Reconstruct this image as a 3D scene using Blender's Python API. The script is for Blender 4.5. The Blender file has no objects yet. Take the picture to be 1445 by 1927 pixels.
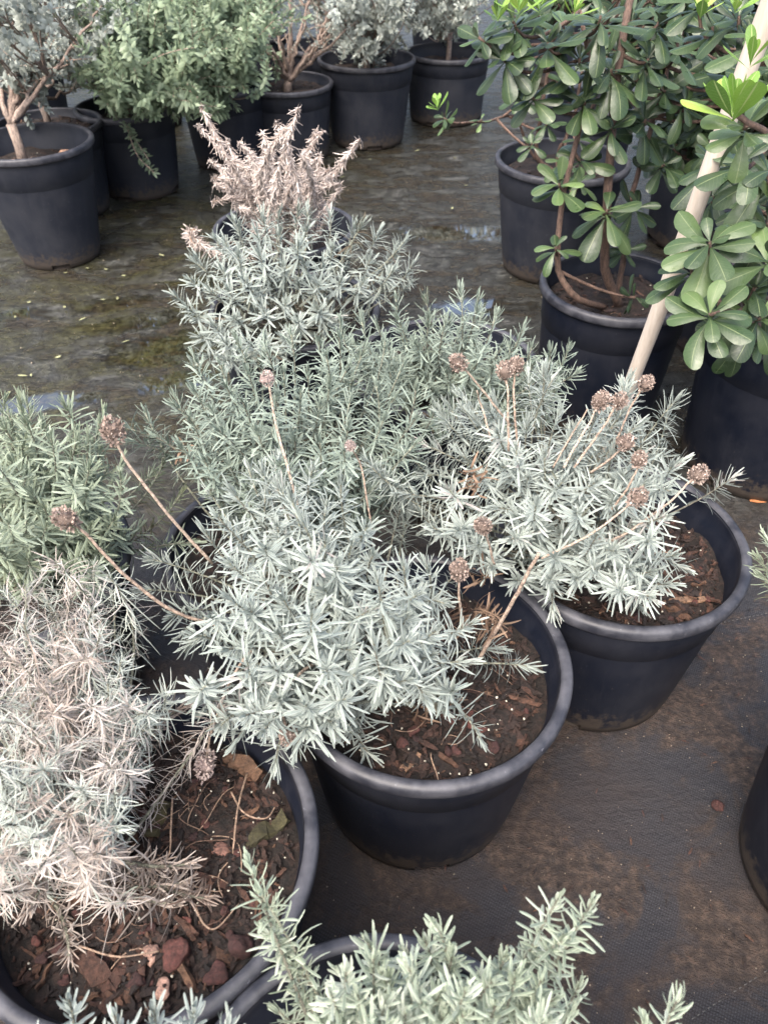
import bpy, math, random
import numpy as np
C = bpy.context.scene.collection
R_ = np.random.RandomState(7); random.seed(7)
G = 0.325                      # rim plane of the common pot above the ground
# ------------------------------------------------------------------ camera, sky, sun
PIT = math.radians(42.2); FPX = 1449.2; H = 0.861 + G
cam = bpy.data.cameras.new('camera'); co = bpy.data.objects.new('camera', cam); C.objects.link(co)
co.location = (0, 0, H); co.rotation_euler = (math.radians(90) - PIT, 0, 0)
cam.sensor_fit = 'VERTICAL'; cam.sensor_height = 36; cam.lens = 36 * FPX / 1927
cam.clip_start = 0.02; cam.clip_end = 200
cam.dof.use_dof = True; cam.dof.focus_distance = 1.15; cam.dof.aperture_fstop = 8.0
bpy.context.scene.camera = co
w = bpy.data.worlds.new('World'); bpy.context.scene.world = w; w.use_nodes = True
nt = w.node_tree; bg = nt.nodes['Background']
sky = nt.nodes.new('ShaderNodeTexSky'); sky.sky_type = 'NISHITA'; sky.sun_disc = False
SE, SR = math.radians(58), math.radians(208)
sky.sun_elevation = SE; sky.sun_rotation = SR; sky.air_density = 1.0; sky.dust_density = 7.0; sky.ozone_density = 0.6
nt.links.new(sky.outputs[0], bg.inputs[0]); bg.inputs[1].default_value = 0.15
sl = bpy.data.lights.new('sun', 'SUN'); sl.energy = 1.35; sl.angle = math.radians(60); sl.color = (.97, .98, 1)
so = bpy.data.objects.new('sun', sl); C.objects.link(so)
so.rotation_euler = (math.radians(90) - SE, 0, math.radians(-28))
vs = bpy.context.scene.view_settings; vs.view_transform = 'Standard'; vs.look = 'None'; vs.exposure = 1.8; vs.gamma = 1
bpy.context.scene.cycles.max_bounces = 6

# ------------------------------------------------------------------ helpers
cp, sp_ = math.cos(PIT), math.sin(PIT)
def ray(px, py):
    x = (px - 722.5) / FPX; y = (py - 963.5) / FPX
    return np.array([x, cp - y * sp_, -sp_ - y * cp])
CAM = np.array([0, 0, H])
def at(px, py, z):             # point over photo pixel at height z above the rim plane
    d = ray(px, py); return CAM + d * ((z + G - H) / d[2])
def dep(px, py, fw):           # point along the view at forward depth fw
    return CAM + ray(px, py) * fw
def nz(v):
    v = np.asarray(v, float); return v / (np.linalg.norm(v, axis=-1, keepdims=True) + 1e-12)
def rnd(a, b, n=None): return R_.uniform(a, b, n)

def mat(name, rough=.6, spec=.5, base=None):
    m = bpy.data.materials.new(name); m.use_nodes = True
    b = m.node_tree.nodes['Principled BSDF']; b.inputs['Roughness'].default_value = rough
    b.inputs['Specular IOR Level'].default_value = spec
    if base: b.inputs['Base Color'].default_value = (*base, 1)
    return m
def N(m, t, **k):
    n = m.node_tree.nodes.new(t)
    for a, b in k.items(): setattr(n, a, b)
    return n
def ramp(m, stops, fac=None):
    r = N(m, 'ShaderNodeValToRGB'); e = r.color_ramp.elements
    while len(e) < len(stops): e.new(.5)
    for i, (p, c) in enumerate(stops):
        e[i].position = p; e[i].color = (*c, 1) if len(c) == 3 else c
    if fac is not None: m.node_tree.links.new(fac, r.inputs[0])
    return r
def lk(m, a, b): m.node_tree.links.new(a, b)
def noise(m, scale, detail=5, rough=.6, vec=None, dist=0):
    n = N(m, 'ShaderNodeTexNoise'); n.inputs['Scale'].default_value = scale
    n.inputs['Detail'].default_value = detail; n.inputs['Roughness'].default_value = rough
    n.inputs['Distortion'].default_value = dist
    if vec is not None: lk(m, vec, n.inputs['Vector'])
    return n
def mixc(m, fac, a, b, mode='MIX'):
    x = N(m, 'ShaderNodeMix', data_type='RGBA', blend_type=mode)
    for s, i in ((fac, 0), (a, 6), (b, 7)):
        if hasattr(s, 'links'): lk(m, s, x.inputs[i])
        elif i == 0: x.inputs[0].default_value = s
        else: x.inputs[i].default_value = (*s, 1)
    return x.outputs[2]
def bsdf(m): return m.node_tree.nodes['Principled BSDF']
def bump(m, h, strength, dist=.01):
    b = N(m, 'ShaderNodeBump'); b.inputs['Strength'].default_value = strength; b.inputs['Distance'].default_value = dist
    lk(m, h, b.inputs['Height']); lk(m, b.outputs[0], bsdf(m).inputs['Normal']); return b
def attr(m, n):
    a = N(m, 'ShaderNodeAttribute'); a.attribute_name = n; return a.outputs['Fac']
def objc(m): return N(m, 'ShaderNodeTexCoord').outputs['Object']
def geoc(m): return N(m, 'ShaderNodeNewGeometry').outputs['Position']

def leafmat(name, stops, rough=.65, spec=.3, rib=None, ribw=.1, trans=.25, under=None, groove=0):
    m = mat(name, rough, spec)
    c = ramp(m, stops, attr(m, 'lv')).outputs[0]
    nz_ = noise(m, 60, 4, .7); c = mixc(m, .35, c, mixc(m, nz_.outputs[0], (.55, .55, .55), (1.35, 1.35, 1.35)), 'MULTIPLY')
    if groove:
        a = N(m, 'ShaderNodeMath', operation='ABSOLUTE'); lk(m, attr(m, 'lu'), a.inputs[0])
        k = 1 - groove; c = mixc(m, 1, c, ramp(m, [(.25, (k * .94, k, k * .96)), (.85, (1.1, 1.08, 1.08))], a.outputs[0]).outputs[0], 'MULTIPLY')
    if rib:
        a = N(m, 'ShaderNodeMath', operation='ABSOLUTE'); lk(m, attr(m, 'lu'), a.inputs[0])
        r = ramp(m, [(0, (1, 1, 1)), (ribw * .6, (1, 1, 1)), (ribw * 1.3, (0, 0, 0))], a.outputs[0])
        c = mixc(m, r.outputs[0], c, rib)
    if rib:
        t1 = N(m, 'ShaderNodeMath', operation='MULTIPLY'); lk(m, attr(m, 'lt'), t1.inputs[0]); t1.inputs[1].default_value = 75
        t2 = N(m, 'ShaderNodeMath', operation='MULTIPLY_ADD'); lk(m, a.outputs[0], t2.inputs[0]); t2.inputs[1].default_value = -11; lk(m, t1.outputs[0], t2.inputs[2])
        t3 = N(m, 'ShaderNodeMath', operation='SINE'); lk(m, t2.outputs[0], t3.inputs[0])
        c = mixc(m, ramp(m, [(.8, (0, 0, 0)), (1, (.16, .16, .16))], t3.outputs[0]).outputs[0], c, rib)
        fl = noise(m, 170, 3, .6); c = mixc(m, ramp(m, [(.68, (0, 0, 0)), (.74, (.3, .3, .3))], fl.outputs[0]).outputs[0], c, tuple(min(1, k * 1.6) for k in rib))
        rg = N(m, 'ShaderNodeMapRange'); lk(m, noise(m, 35, 4, .6).outputs[0], rg.inputs[0]); rg.inputs[1].default_value = .3; rg.inputs[2].default_value = .7; rg.inputs[3].default_value = rough - .1; rg.inputs[4].default_value = rough + .22; lk(m, rg.outputs[0], bsdf(m).inputs['Roughness'])
        bump(m, noise(m, 50, 3).outputs[0], .25, .004)
    if under:
        g = N(m, 'ShaderNodeNewGeometry'); c = mixc(m, g.outputs['Backfacing'], c, under)
    lk(m, c, bsdf(m).inputs['Base Color'])
    if trans:
        t = N(m, 'ShaderNodeBsdfTranslucent'); lk(m, c, t.inputs[0])
        x = N(m, 'ShaderNodeMixShader'); x.inputs[0].default_value = trans
        lk(m, bsdf(m).outputs[0], x.inputs[1]); lk(m, t.outputs[0], x.inputs[2])
        lk(m, x.outputs[0], m.node_tree.nodes['Material Output'].inputs['Surface'])
    return m

def mesh(name, V, F, m, parent=None, at_=None, smooth=True, loc=None):
    V = np.asarray(V, np.float32); me = bpy.data.meshes.new(name)
    if isinstance(F, np.ndarray):
        k = F.shape[1]; me.vertices.add(len(V)); me.vertices.foreach_set('co', V.ravel())
        me.loops.add(F.size); me.loops.foreach_set('vertex_index', F.astype(np.int32).ravel())
        me.polygons.add(len(F)); me.polygons.foreach_set('loop_start', np.arange(0, F.size, k, dtype=np.int32))
        me.polygons.foreach_set('loop_total', np.full(len(F), k, np.int32)); me.update(calc_edges=True)
    else:
        me.from_pydata([tuple(map(float, v)) for v in V], [], [tuple(map(int, f)) for f in F])
    me.polygons.foreach_set('use_smooth', np.full(len(me.polygons), smooth))
    for k, a in (at_ or {}).items():
        t = me.attributes.new(k, 'FLOAT', 'POINT'); t.data.foreach_set('value', np.asarray(a, np.float32))
    me.materials.append(m); o = bpy.data.objects.new(name, me); C.objects.link(o)
    if parent is not None:
        o.parent = parent
        o.matrix_parent_inverse.identity()
        inv = parent
        off = np.zeros(3)
        while inv is not None: off += np.array(inv.location); inv = inv.parent
        o.location = tuple(-off) if loc is None else loc
    elif loc is not None: o.location = loc
    return o
def tag(o, label=None, cat=None, group=None, kind=None):
    for k, v in (('label', label), ('category', cat), ('group', group), ('kind', kind)):
        if v: o[k] = v
    return o
def empty(name, loc):
    o = bpy.data.objects.new(name, None); o.location = tuple(loc); o.empty_display_size = .05; C.objects.link(o); return o

class Bag:                     # collects pieces of one mesh
    def __init__(s): s.V = []; s.F = []; s.A = []; s.n = 0
    def add(s, V, F, v=.5):
        s.V.append(np.asarray(V, float)); s.F += [tuple(int(i) + s.n for i in f) for f in F]
        s.A.append(np.full(len(V), v) if np.isscalar(v) else v); s.n += len(V)
    def build(s, name, m, parent=None, smooth=True, loc=None):
        return mesh(name, np.concatenate(s.V), s.F, m, parent, {'lv': np.concatenate(s.A)}, smooth, loc)

def frame(T, ref=(0.13, 0.31, .94)):
    a = np.cross(T, ref); 
    if np.linalg.norm(a) < 1e-3: a = np.cross(T, (1, 0, 0))
    a = nz(a); return a, np.cross(T, a)
def tube(bag, P, r, k=6, v=.5):
    P = np.asarray(P, float); n = len(P); r = np.full(n, r) if np.isscalar(r) else np.asarray(r)
    T = nz(np.gradient(P, axis=0)); a, b = frame(T[0]); V = []
    ang = np.arange(k) / k * 2 * math.pi
    for i in range(n):
        a = nz(a - T[i] * np.dot(a, T[i])); b = np.cross(T[i], a)
        V.append(P[i] + r[i] * (np.cos(ang)[:, None] * a + np.sin(ang)[:, None] * b))
    V = np.concatenate(V); F = [(i * k + j, i * k + (j + 1) % k, (i + 1) * k + (j + 1) % k, (i + 1) * k + j) for i in range(n - 1) for j in range(k)]
    F.append(tuple(range(k))[::-1]); F.append(tuple((n - 1) * k + j for j in range(k)))
    bag.add(V, F, v)
def bez(a, c, b, n=10):
    t = np.linspace(0, 1, n)[:, None]; return (1 - t) ** 2 * a + 2 * t * (1 - t) * c + t * t * b
def spline(P, n=24):
    P = np.asarray(P, float); out = []; Q = np.vstack([2 * P[0] - P[1], P, 2 * P[-1] - P[-2]]); m = len(P) - 1
    for s in np.linspace(0, m - 1e-6, n):
        i = int(s); t = s - i; p0, p1, p2, p3 = Q[i:i + 4]
        out.append(.5 * (2 * p1 + (p2 - p0) * t + (2 * p0 - 5 * p1 + 4 * p2 - p3) * t * t + (3 * p1 - p0 - 3 * p2 + p3) * t ** 3))
    return np.array(out)

PROF = {
 'linear': ([0, .2, .45, .7, .9, 1], [.55, .85, 1, 1, .8, .3]),
 'oval': ([0, .3, .65, 1], [.25, .9, 1, .15]),
 'obov': ([0, .1, .26, .45, .63, .78, .89, .96, 1], [.09, .13, .40, .74, .95, 1, .83, .52, .16]),
 'bract': ([0, .5, 1], [.6, 1, .25]),
}
COLS = {'linear': [-1, 0, 1], 'oval': [-1, 0, 1], 'obov': [-1, -.55, 0, .55, 1], 'bract': [-1, 0, 1]}
class Leaves:
    def __init__(s, kind='linear', cup=.3): s.k = kind; s.cup = cup; s.d = []
    def add(s, pos, d, n, L, Wd, curl, v, tw=0):
        m = len(d); b = lambda x: np.broadcast_to(np.asarray(x, float), (m,))
        s.d.append((np.broadcast_to(pos, (m, 3)), d, n, b(L), b(Wd), b(curl), b(v), b(tw)))
    def build(s, name, mtl, parent):
        if not s.d: return None
        pos, d, n, L, Wd, curl, v, tw = [np.concatenate([q[i] for q in s.d]) for i in range(8)]
        d = nz(d); side = nz(np.cross(d, n)); n = np.cross(side, d)
        t, wp = map(np.array, PROF[s.k]); u = np.array(COLS[s.k], float); S, K, M = len(t), len(u), len(d)
        T = t[None, :, None, None]; U = u[None, None, :, None]
        cen = pos[:, None, None, :] + d[:, None, None, :] * (L[:, None, None, None] * T * (1 - .28 * np.minimum(np.abs(curl), 1.3)[:, None, None, None] * T)) \
            - n[:, None, None, :] * (curl * L)[:, None, None, None] * T ** 2 + side[:, None, None, :] * (tw * L)[:, None, None, None] * T ** 2
        hw = (Wd / 2)[:, None, None, None] * wp[None, :, None, None]
        V = cen + side[:, None, None, :] * hw * U - n[:, None, None, :] * hw * np.abs(U) ** 1.6 * s.cup
        V = V.reshape(-1, 3)
        i, j = np.meshgrid(np.arange(S - 1), np.arange(K - 1), indexing='ij'); a = (i * K + j).ravel()
        q = np.stack([a, a + 1, a + K + 1, a + K], 1); F = (q[None] + (np.arange(M) * S * K)[:, None, None]).reshape(-1, 4)
        at_ = {'lv': np.repeat(v, S * K), 'lu': np.tile(np.tile(u, S), M), 'lt': np.tile(np.repeat(t, K), M)}
        return mesh(name, V, F, mtl, parent, at_)

# ------------------------------------------------------------------ materials
def pot_mat(name, base, dusty, seed, rough=.42):
    m = mat(name, rough, .32 if seed < 10 else .45); g = objc(m)
    n1 = noise(m, 7 + seed, 6, .65, g); n2 = noise(m, 90, 4, .7, g)
    mp = N(m, 'ShaderNodeMapping'); mp.inputs['Scale'].default_value = (1, 1, .12); lk(m, g, mp.inputs[0])
    n3 = noise(m, 45, 5, .7, mp.outputs[0])
    r = ramp(m, [(.40, (0, 0, 0)), (.68, (1, 1, 1))], n1.outputs[0]).outputs[0]
    r3 = ramp(m, [(.5, (0, 0, 0)), (.8, (.6, .6, .6))], n3.outputs[0]).outputs[0]
    r2 = ramp(m, [(.66, (0, 0, 0)), (.74, (1, 1, 1))], n2.outputs[0]).outputs[0]
    c = mixc(m, r, base, dusty); c = mixc(m, r3, c, tuple(x * 1.15 for x in dusty)); c = mixc(m, r2, c, tuple(min(1, x * 2.1) for x in dusty))
    if seed < 10:
        sz = N(m, 'ShaderNodeSeparateXYZ'); lk(m, g, sz.inputs[0]); mr = N(m, 'ShaderNodeMapRange'); lk(m, sz.outputs[2], mr.inputs[0]); mr.inputs[1].default_value = .11; mr.inputs[2].default_value = 0; mr.inputs[3].default_value = -.1; mr.inputs[4].default_value = .34
        n4 = noise(m, 55, 7, .75, g); ad = N(m, 'ShaderNodeMath', operation='ADD'); lk(m, mr.outputs[0], ad.inputs[0]); lk(m, n4.outputs[0], ad.inputs[1])
        c = mixc(m, ramp(m, [(.6, (0, 0, 0)), (.74, (.85, .85, .85))], ad.outputs[0]).outputs[0], c, (.05, .04, .032))
        n5 = noise(m, 160, 3, .6, g); c = mixc(m, ramp(m, [(.7, (0, 0, 0)), (.74, (.8, .8, .8))], n5.outputs[0]).outputs[0], c, (.06, .056, .055))
    lk(m, c, bsdf(m).inputs['Base Color'])
    rr = N(m, 'ShaderNodeMapRange'); lk(m, n1.outputs[0], rr.inputs[0]); rr.inputs[3].default_value = rough - .1; rr.inputs[4].default_value = rough + .25
    lk(m, rr.outputs[0], bsdf(m).inputs['Roughness']); bump(m, n3.outputs[0], .12, .004)
    return m
M_pot = pot_mat('black_plastic', (.004, .006, .0125), (.014, .0155, .022), 0, .4)
M_potfar = pot_mat('weathered_black_plastic', (.010, .0125, .02), (.022, .024, .031), 2, .5)
M_rim = pot_mat('scuffed_sky_sheen_rim', (.015, .016, .022), (.055, .056, .065), 20, .45)  # rim colours lightened to carry sky sheen, besides real dust and scuffs
M_soil = mat('potting_soil', .75)
g = objc(M_soil); n1 = noise(M_soil, 60, 8, .75, g); n2 = noise(M_soil, 260, 3, .6, g)
c = ramp(M_soil, [(.35, (.003, .002, .0016)), (.5, (.012, .007, .005)), (.6, (.034, .018, .013)), (.8, (.06, .036, .024))], n1.outputs[0]).outputs[0]
sp = ramp(M_soil, [(.73, (0, 0, 0)), (.78, (.8, .8, .8))], n2.outputs[0]).outputs[0]
lk(M_soil, mixc(M_soil, sp, c, (.22, .2, .15)), bsdf(M_soil).inputs['Base Color']); bump(M_soil, n1.outputs[0], .9, .012)
def chipmat(name, stops, rough=.7, grain=(1, 1, 1)):
    m = mat(name, rough); g = objc(m); mp = N(m, 'ShaderNodeMapping'); mp.inputs['Scale'].default_value = grain; lk(m, g, mp.inputs[0])
    n = noise(m, 150, 8, .8, mp.outputs[0])
    c = ramp(m, stops, attr(m, 'lv')).outputs[0]
    c = mixc(m, 1, c, ramp(m, [(.35, (.25, .25, .25)), (.65, (1.8, 1.8, 1.8))], n.outputs[0]).outputs[0], 'MULTIPLY')
    lk(m, c, bsdf(m).inputs['Base Color']); bump(m, n.outputs[0], 1, .005); return m
M_bark = chipmat('bark', [(0, (.008, .006, .0055)), (.35, (.024, .014, .011)), (.6, (.055, .026, .018)), (.8, (.085, .044, .026)), (1, (.2, .12, .075))], .55)
M_lava = chipmat('lava_stone', [(0, (.02, .009, .009)), (.5, (.055, .02, .017)), (.85, (.1, .034, .026)), (1, (.36, .22, .17))], .7)
M_mosswood = chipmat('mossy_wood', [(0, (.02, .022, .01)), (1, (.06, .05, .02))], .6, (.2, 1, 1))
M_perlite = mat('perlite', .8, .3, (.42, .4, .33))
M_twig = chipmat('dry_twig', [(0, (.09, .05, .035)), (1, (.34, .24, .17))])
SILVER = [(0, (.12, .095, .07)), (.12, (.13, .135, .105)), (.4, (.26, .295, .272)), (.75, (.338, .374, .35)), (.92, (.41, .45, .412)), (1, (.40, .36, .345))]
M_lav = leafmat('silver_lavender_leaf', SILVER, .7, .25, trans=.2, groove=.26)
M_lav_g = leafmat('grey_green_lavender_leaf', [(0, (.11, .09, .06)), (.15, (.115, .13, .095)), (.5, (.205, .25, .21)), (.85, (.305, .355, .305)), (1, (.4, .44, .385))], .7, .25, trans=.15, groove=.3)
M_lav_c = leafmat('green_lavender_leaf', [(0, (.12, .10, .065)), (.15, (.14, .16, .1)), (.5, (.255, .3, .225)), (.85, (.37, .42, .335)), (1, (.47, .505, .425))], .7, .25, trans=.2, groove=.25)
M_dry = leafmat('dry_lavender_leaf', [(0, (.13, .085, .065)), (.3, (.29, .24, .205)), (.55, (.39, .35, .315)), (.72, (.46, .43, .40)), (.8, (.27, .3, .265)), (1, (.4, .435, .39))], .8, .2, trans=.2)
M_dead = leafmat('dead_foliage', [(0, (.22, .175, .15)), (.5, (.41, .35, .315)), (1, (.56, .5, .46))], .85, .15, trans=.15)
M_tan = leafmat('withered_leaf', [(0, (.1, .065, .045)), (1, (.3, .21, .15))], .8, .2)
M_grey = leafmat('silver_shrub_leaf', [(0, (.16, .18, .15)), (.5, (.33, .365, .33)), (1, (.5, .54, .5))], .75, .25)
M_green = leafmat('grey_green_shrub_leaf', [(0, (.08, .115, .065)), (.5, (.19, .25, .16)), (1, (.34, .41, .29))], .7, .25)
M_pit = leafmat('glossy_leaf', [(0, (.011, .023, .010)), (.5, (.026, .048, .0185)), (.85, (.054, .088, .031)), (.93, (.105, .16, .055)), (1, (.3, .34, .05))], .34, .42, rib=(.12, .15, .07), ribw=.035, trans=.06, under=(.06, .08, .05))
M_pitnew = leafmat('young_leaf', [(0, (.04, .09, .025)), (.5, (.15, .28, .045)), (1, (.3, .42, .08))], .45, .4, rib=(.3, .38, .14), ribw=.08, trans=.3)
M_stem = chipmat('grey_green_stem', [(0, (.1, .09, .07)), (1, (.24, .25, .19))])
M_wood = chipmat('brown_bark', [(0, (.05, .032, .026)), (1, (.12, .075, .055))], .75, (1, 1, .3))
M_pale = chipmat('pale_bark', [(0, (.17, .125, .1)), (1, (.29, .225, .185))], .75, (1, 1, .3))
M_stalk = chipmat('dry_stalk', [(0, (.28, .2, .15)), (1, (.42, .33, .26))])
M_head = leafmat('dry_flower', [(0, (.1, .075, .062)), (.5, (.25, .19, .16)), (1, (.46, .38, .33))], .85, .2, trans=.1)
M_headpale = leafmat('pale_dry_flower', [(0, (.2, .15, .14)), (1, (.5, .42, .38))], .85, .2, trans=.1)

# ------------------------------------------------------------------ ground
def ground_mat():
    m = mat('wet_weed_mat', .5, .5); P = geoc(m); b = bsdf(m)
    sep = N(m, 'ShaderNodeSeparateXYZ'); lk(m, P, sep.inputs[0])
    big = noise(m, 1.6, 6, .6, P, .4); med = noise(m, 6, 8, .7, P, .6); fine = noise(m, 70, 6, .75, P); sand = noise(m, 380, 2, .5, P)
    mp = N(m, 'ShaderNodeMapping'); mp.inputs['Rotation'].default_value = (0, 0, math.radians(-14)); mp.inputs['Scale'].default_value = (1, 1.9, 1); lk(m, P, mp.inputs[0])
    streak = noise(m, 5.5, 10, .76, mp.outputs[0], .35)
    # woven fabric
    def wave(ang, sc):
        q = N(m, 'ShaderNodeMapping'); q.inputs['Rotation'].default_value = (0, 0, ang); lk(m, P, q.inputs[0])
        x = N(m, 'ShaderNodeTexWave'); x.inputs['Scale'].default_value = sc; x.inputs['Distortion'].default_value = .4; lk(m, q.outputs[0], x.inputs[0]); return x.outputs[1]
    wv = N(m, 'ShaderNodeMath', operation='MULTIPLY'); lk(m, wave(.5, 88), wv.inputs[0]); lk(m, wave(.5 + math.pi / 2, 70), wv.inputs[1])
    fab = ramp(m, [(0, (.01, .01, .012)), (.6, (.034, .033, .04))], wv.outputs[0]).outputs[0]
    mud = ramp(m, [(.35, (.009, .006, .005)), (.5, (.033, .022, .016)), (.66, (.09, .06, .043))], fine.outputs[0]).outputs[0]
    mm = ramp(m, [(.46, (0, 0, 0)), (.56, (1, 1, 1))], med.outputs[0]).outputs[0]
    near = mixc(m, mm, fab, mud)
    bb = ramp(m, [(.45, (0, 0, 0)), (.62, (.8, .8, .8))], big.outputs[0]).outputs[0]
    near = mixc(m, bb, near, mixc(m, fine.outputs[0], (.01, .0065, .0055), (.045, .03, .024)))
    # far: silt, algae, wet mat
    far = ramp(m, [(.3, (.007, .0065, .006)), (.43, (.026, .02, .012)), (.5, (.014, .0135, .010)), (.57, (.034, .034, .030)), (.7, (.085, .084, .08))], streak.outputs[0]).outputs[0]
    alg = ramp(m, [(.42, (0, 0, 0)), (.6, (.75, .75, .75))], med.outputs[0]).outputs[0]
    lx = N(m, 'ShaderNodeMapRange'); lk(m, sep.outputs[0], lx.inputs[0]); lx.inputs[1].default_value = .1; lx.inputs[2].default_value = -.7
    al = N(m, 'ShaderNodeMath', operation='MULTIPLY'); lk(m, alg, al.inputs[0]); lk(m, lx.outputs[0], al.inputs[1])
    far = mixc(m, al.outputs[0], far, (.03, .028, .01))
    mott = noise(m, 24, 7, .75, P, .3)
    far = mixc(m, .85, far, ramp(m, [(.4, (.55, .53, .5)), (.6, (1.35, 1.4, 1.4))], mott.outputs[0]).outputs[0], 'MULTIPLY')
    far = mixc(m, .9, far, ramp(m, [(.38, (.4, .4, .4)), (.62, (1.7, 1.7, 1.7))], fine.outputs[0]).outputs[0], 'MULTIPLY')
    yy = N(m, 'ShaderNodeMapRange'); lk(m, sep.outputs[1], yy.inputs[0]); yy.inputs[1].default_value = 1.0; yy.inputs[2].default_value = 1.5
    c = mixc(m, yy.outputs[0], near, far)
    grit = ramp(m, [(.735, (0, 0, 0)), (.77, (.6, .6, .6))], sand.outputs[0]).outputs[0]
    c = mixc(m, grit, c, (.2, .16, .12)); lk(m, c, b.inputs['Base Color'])
    r1 = N(m, 'ShaderNodeMapRange'); lk(m, streak.outputs[0], r1.inputs[0]); r1.inputs[1].default_value = .35; r1.inputs[2].default_value = .65; r1.inputs[3].default_value = .1; r1.inputs[4].default_value = .5
    r2 = N(m, 'ShaderNodeMapRange'); lk(m, med.outputs[0], r2.inputs[0]); r2.inputs[3].default_value = .42; r2.inputs[4].default_value = .7
    x = N(m, 'ShaderNodeMix', data_type='FLOAT'); lk(m, yy.outputs[0], x.inputs[0]); lk(m, r2.outputs[0], x.inputs[2]); lk(m, r1.outputs[0], x.inputs[3]); lk(m, x.outputs[0], b.inputs['Roughness'])
    def blob(cx, cy, sx, sy, ang):
        q = N(m, 'ShaderNodeMapping', vector_type='TEXTURE'); q.inputs['Location'].default_value = (cx, cy, 0); q.inputs['Rotation'].default_value = (0, 0, ang); q.inputs['Scale'].default_value = (sx, sy, 50); lk(m, P, q.inputs[0])
        g_ = N(m, 'ShaderNodeVectorMath', operation='LENGTH'); lk(m, q.outputs[0], g_.inputs[0]); return g_.outputs['Value']
    pn = noise(m, 14, 6, .65, P, .3)
    mn = None
    for a_ in ((-.67, 2.03, .17, .10, .3), (-.58, 1.86, .12, .05, .3), (-.78, 2.2, .22, .05, .3), (-1.0, 2.3, .25, .05, .2), (-.95, 1.75, .2, .04, .2), (-.5, 2.5, .25, .05, .1), (.33, 2.3, .16, .06, .1), (.28, 2.9, .25, .08, .0)):
        d_ = blob(*a_)
        if mn is None: mn = d_
        else:
            k_ = N(m, 'ShaderNodeMath', operation='MINIMUM'); lk(m, mn, k_.inputs[0]); lk(m, d_, k_.inputs[1]); mn = k_.outputs[0]
    k_ = N(m, 'ShaderNodeMath', operation='MULTIPLY_ADD'); lk(m, pn.outputs[0], k_.inputs[0]); k_.inputs[1].default_value = 1.7; lk(m, mn, k_.inputs[2])
    wet = ramp(m, [(.0, (1, 1, 1)), (.4, (1, 1, 1)), (.5, (0, 0, 0))], None); k2 = N(m, 'ShaderNodeMath', operation='MULTIPLY'); lk(m, k_.outputs[0], k2.inputs[0]); k2.inputs[1].default_value = .24; lk(m, k2.outputs[0], wet.inputs[0]); wt = wet.outputs[0]
    inv_ = N(m, 'ShaderNodeMath', operation='SUBTRACT'); inv_.inputs[0].default_value = 1; lk(m, wt, inv_.inputs[1])
    rr_ = N(m, 'ShaderNodeMath', operation='MULTIPLY'); lk(m, x.outputs[0], rr_.inputs[0]); lk(m, inv_.outputs[0], rr_.inputs[1]); lk(m, rr_.outputs[0], b.inputs['Roughness'])
    lk(m, wt, b.inputs['Coat Weight']); b.inputs['Coat Roughness'].default_value = .03; b.inputs['Coat IOR'].default_value = 2.0
    b1 = bump(m, wv.outputs[0], .35, .002)
    b2 = N(m, 'ShaderNodeBump'); b2.inputs['Strength'].default_value = .8; b2.inputs['Distance'].default_value = .007; lk(m, fine.outputs[0], b2.inputs['Height']); lk(m, b1.outputs[0], b2.inputs['Normal'])
    b3 = N(m, 'ShaderNodeBump'); b3.inputs['Strength'].default_value = .6; b3.inputs['Distance'].default_value = .05; lk(m, streak.outputs[0], b3.inputs['Height']); lk(m, b2.outputs[0], b3.inputs['Normal'])
    for bb_, st_ in ((b1, .2), (b2, .8), (b3, .5)):
        z_ = N(m, 'ShaderNodeMath', operation='MULTIPLY'); lk(m, inv_.outputs[0], z_.inputs[0]); z_.inputs[1].default_value = st_; lk(m, z_.outputs[0], bb_.inputs['Strength'])
    lk(m, b3.outputs[0], b.inputs['Normal'])
    return m
gx = np.concatenate([[-60, -20, -8], np.linspace(-3, 3, 121), [8, 20, 60]]); gy = np.concatenate([[-20, -5], np.linspace(-1, 6, 141), [9, 20, 80]])
X, Y = np.meshgrid(gx, gy); inn = (np.abs(X) < 3.1) & (Y > -1.1) & (Y < 6.1)
Z = np.where(inn, .003 * np.sin(X * 5 + Y * 3) * np.sin(Y * 7 - X * 2), 0) - .003
V = np.stack([X, Y, Z], -1).reshape(-1, 3); nx = len(gx)
i, j = np.meshgrid(np.arange(len(gy) - 1), np.arange(nx - 1), indexing='ij'); a = (i * nx + j).ravel()
tag(mesh('ground', V, np.stack([a, a + 1, a + nx + 1, a + nx], 1), ground_mat()), kind='structure')
# seam stitching in the weed mat
bag = Bag()
for (p, q) in (((1060, 1236), (1445, 1155)), ((1290, 1925), (1445, 1825)), ((255, 1115), (470, 1320)), ((930, 1440), (1100, 1400))):
    A_, B_ = at(*p, -G), at(*q, -G); n = int(np.linalg.norm(B_ - A_) / .009)
    for k in range(n):
        if R_.rand() < .25: continue
        P0 = A_ + (B_ - A_) * (k / n); P1 = A_ + (B_ - A_) * ((k + .5) / n); P0[2] = P1[2] = .003
        tube(bag, [P0, P1], .0007, 4)
o = bag.build('ground_stitching', mat('pale_thread', .8, .3, (.1, .1, .095))); tag(o, kind='structure')

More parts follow.
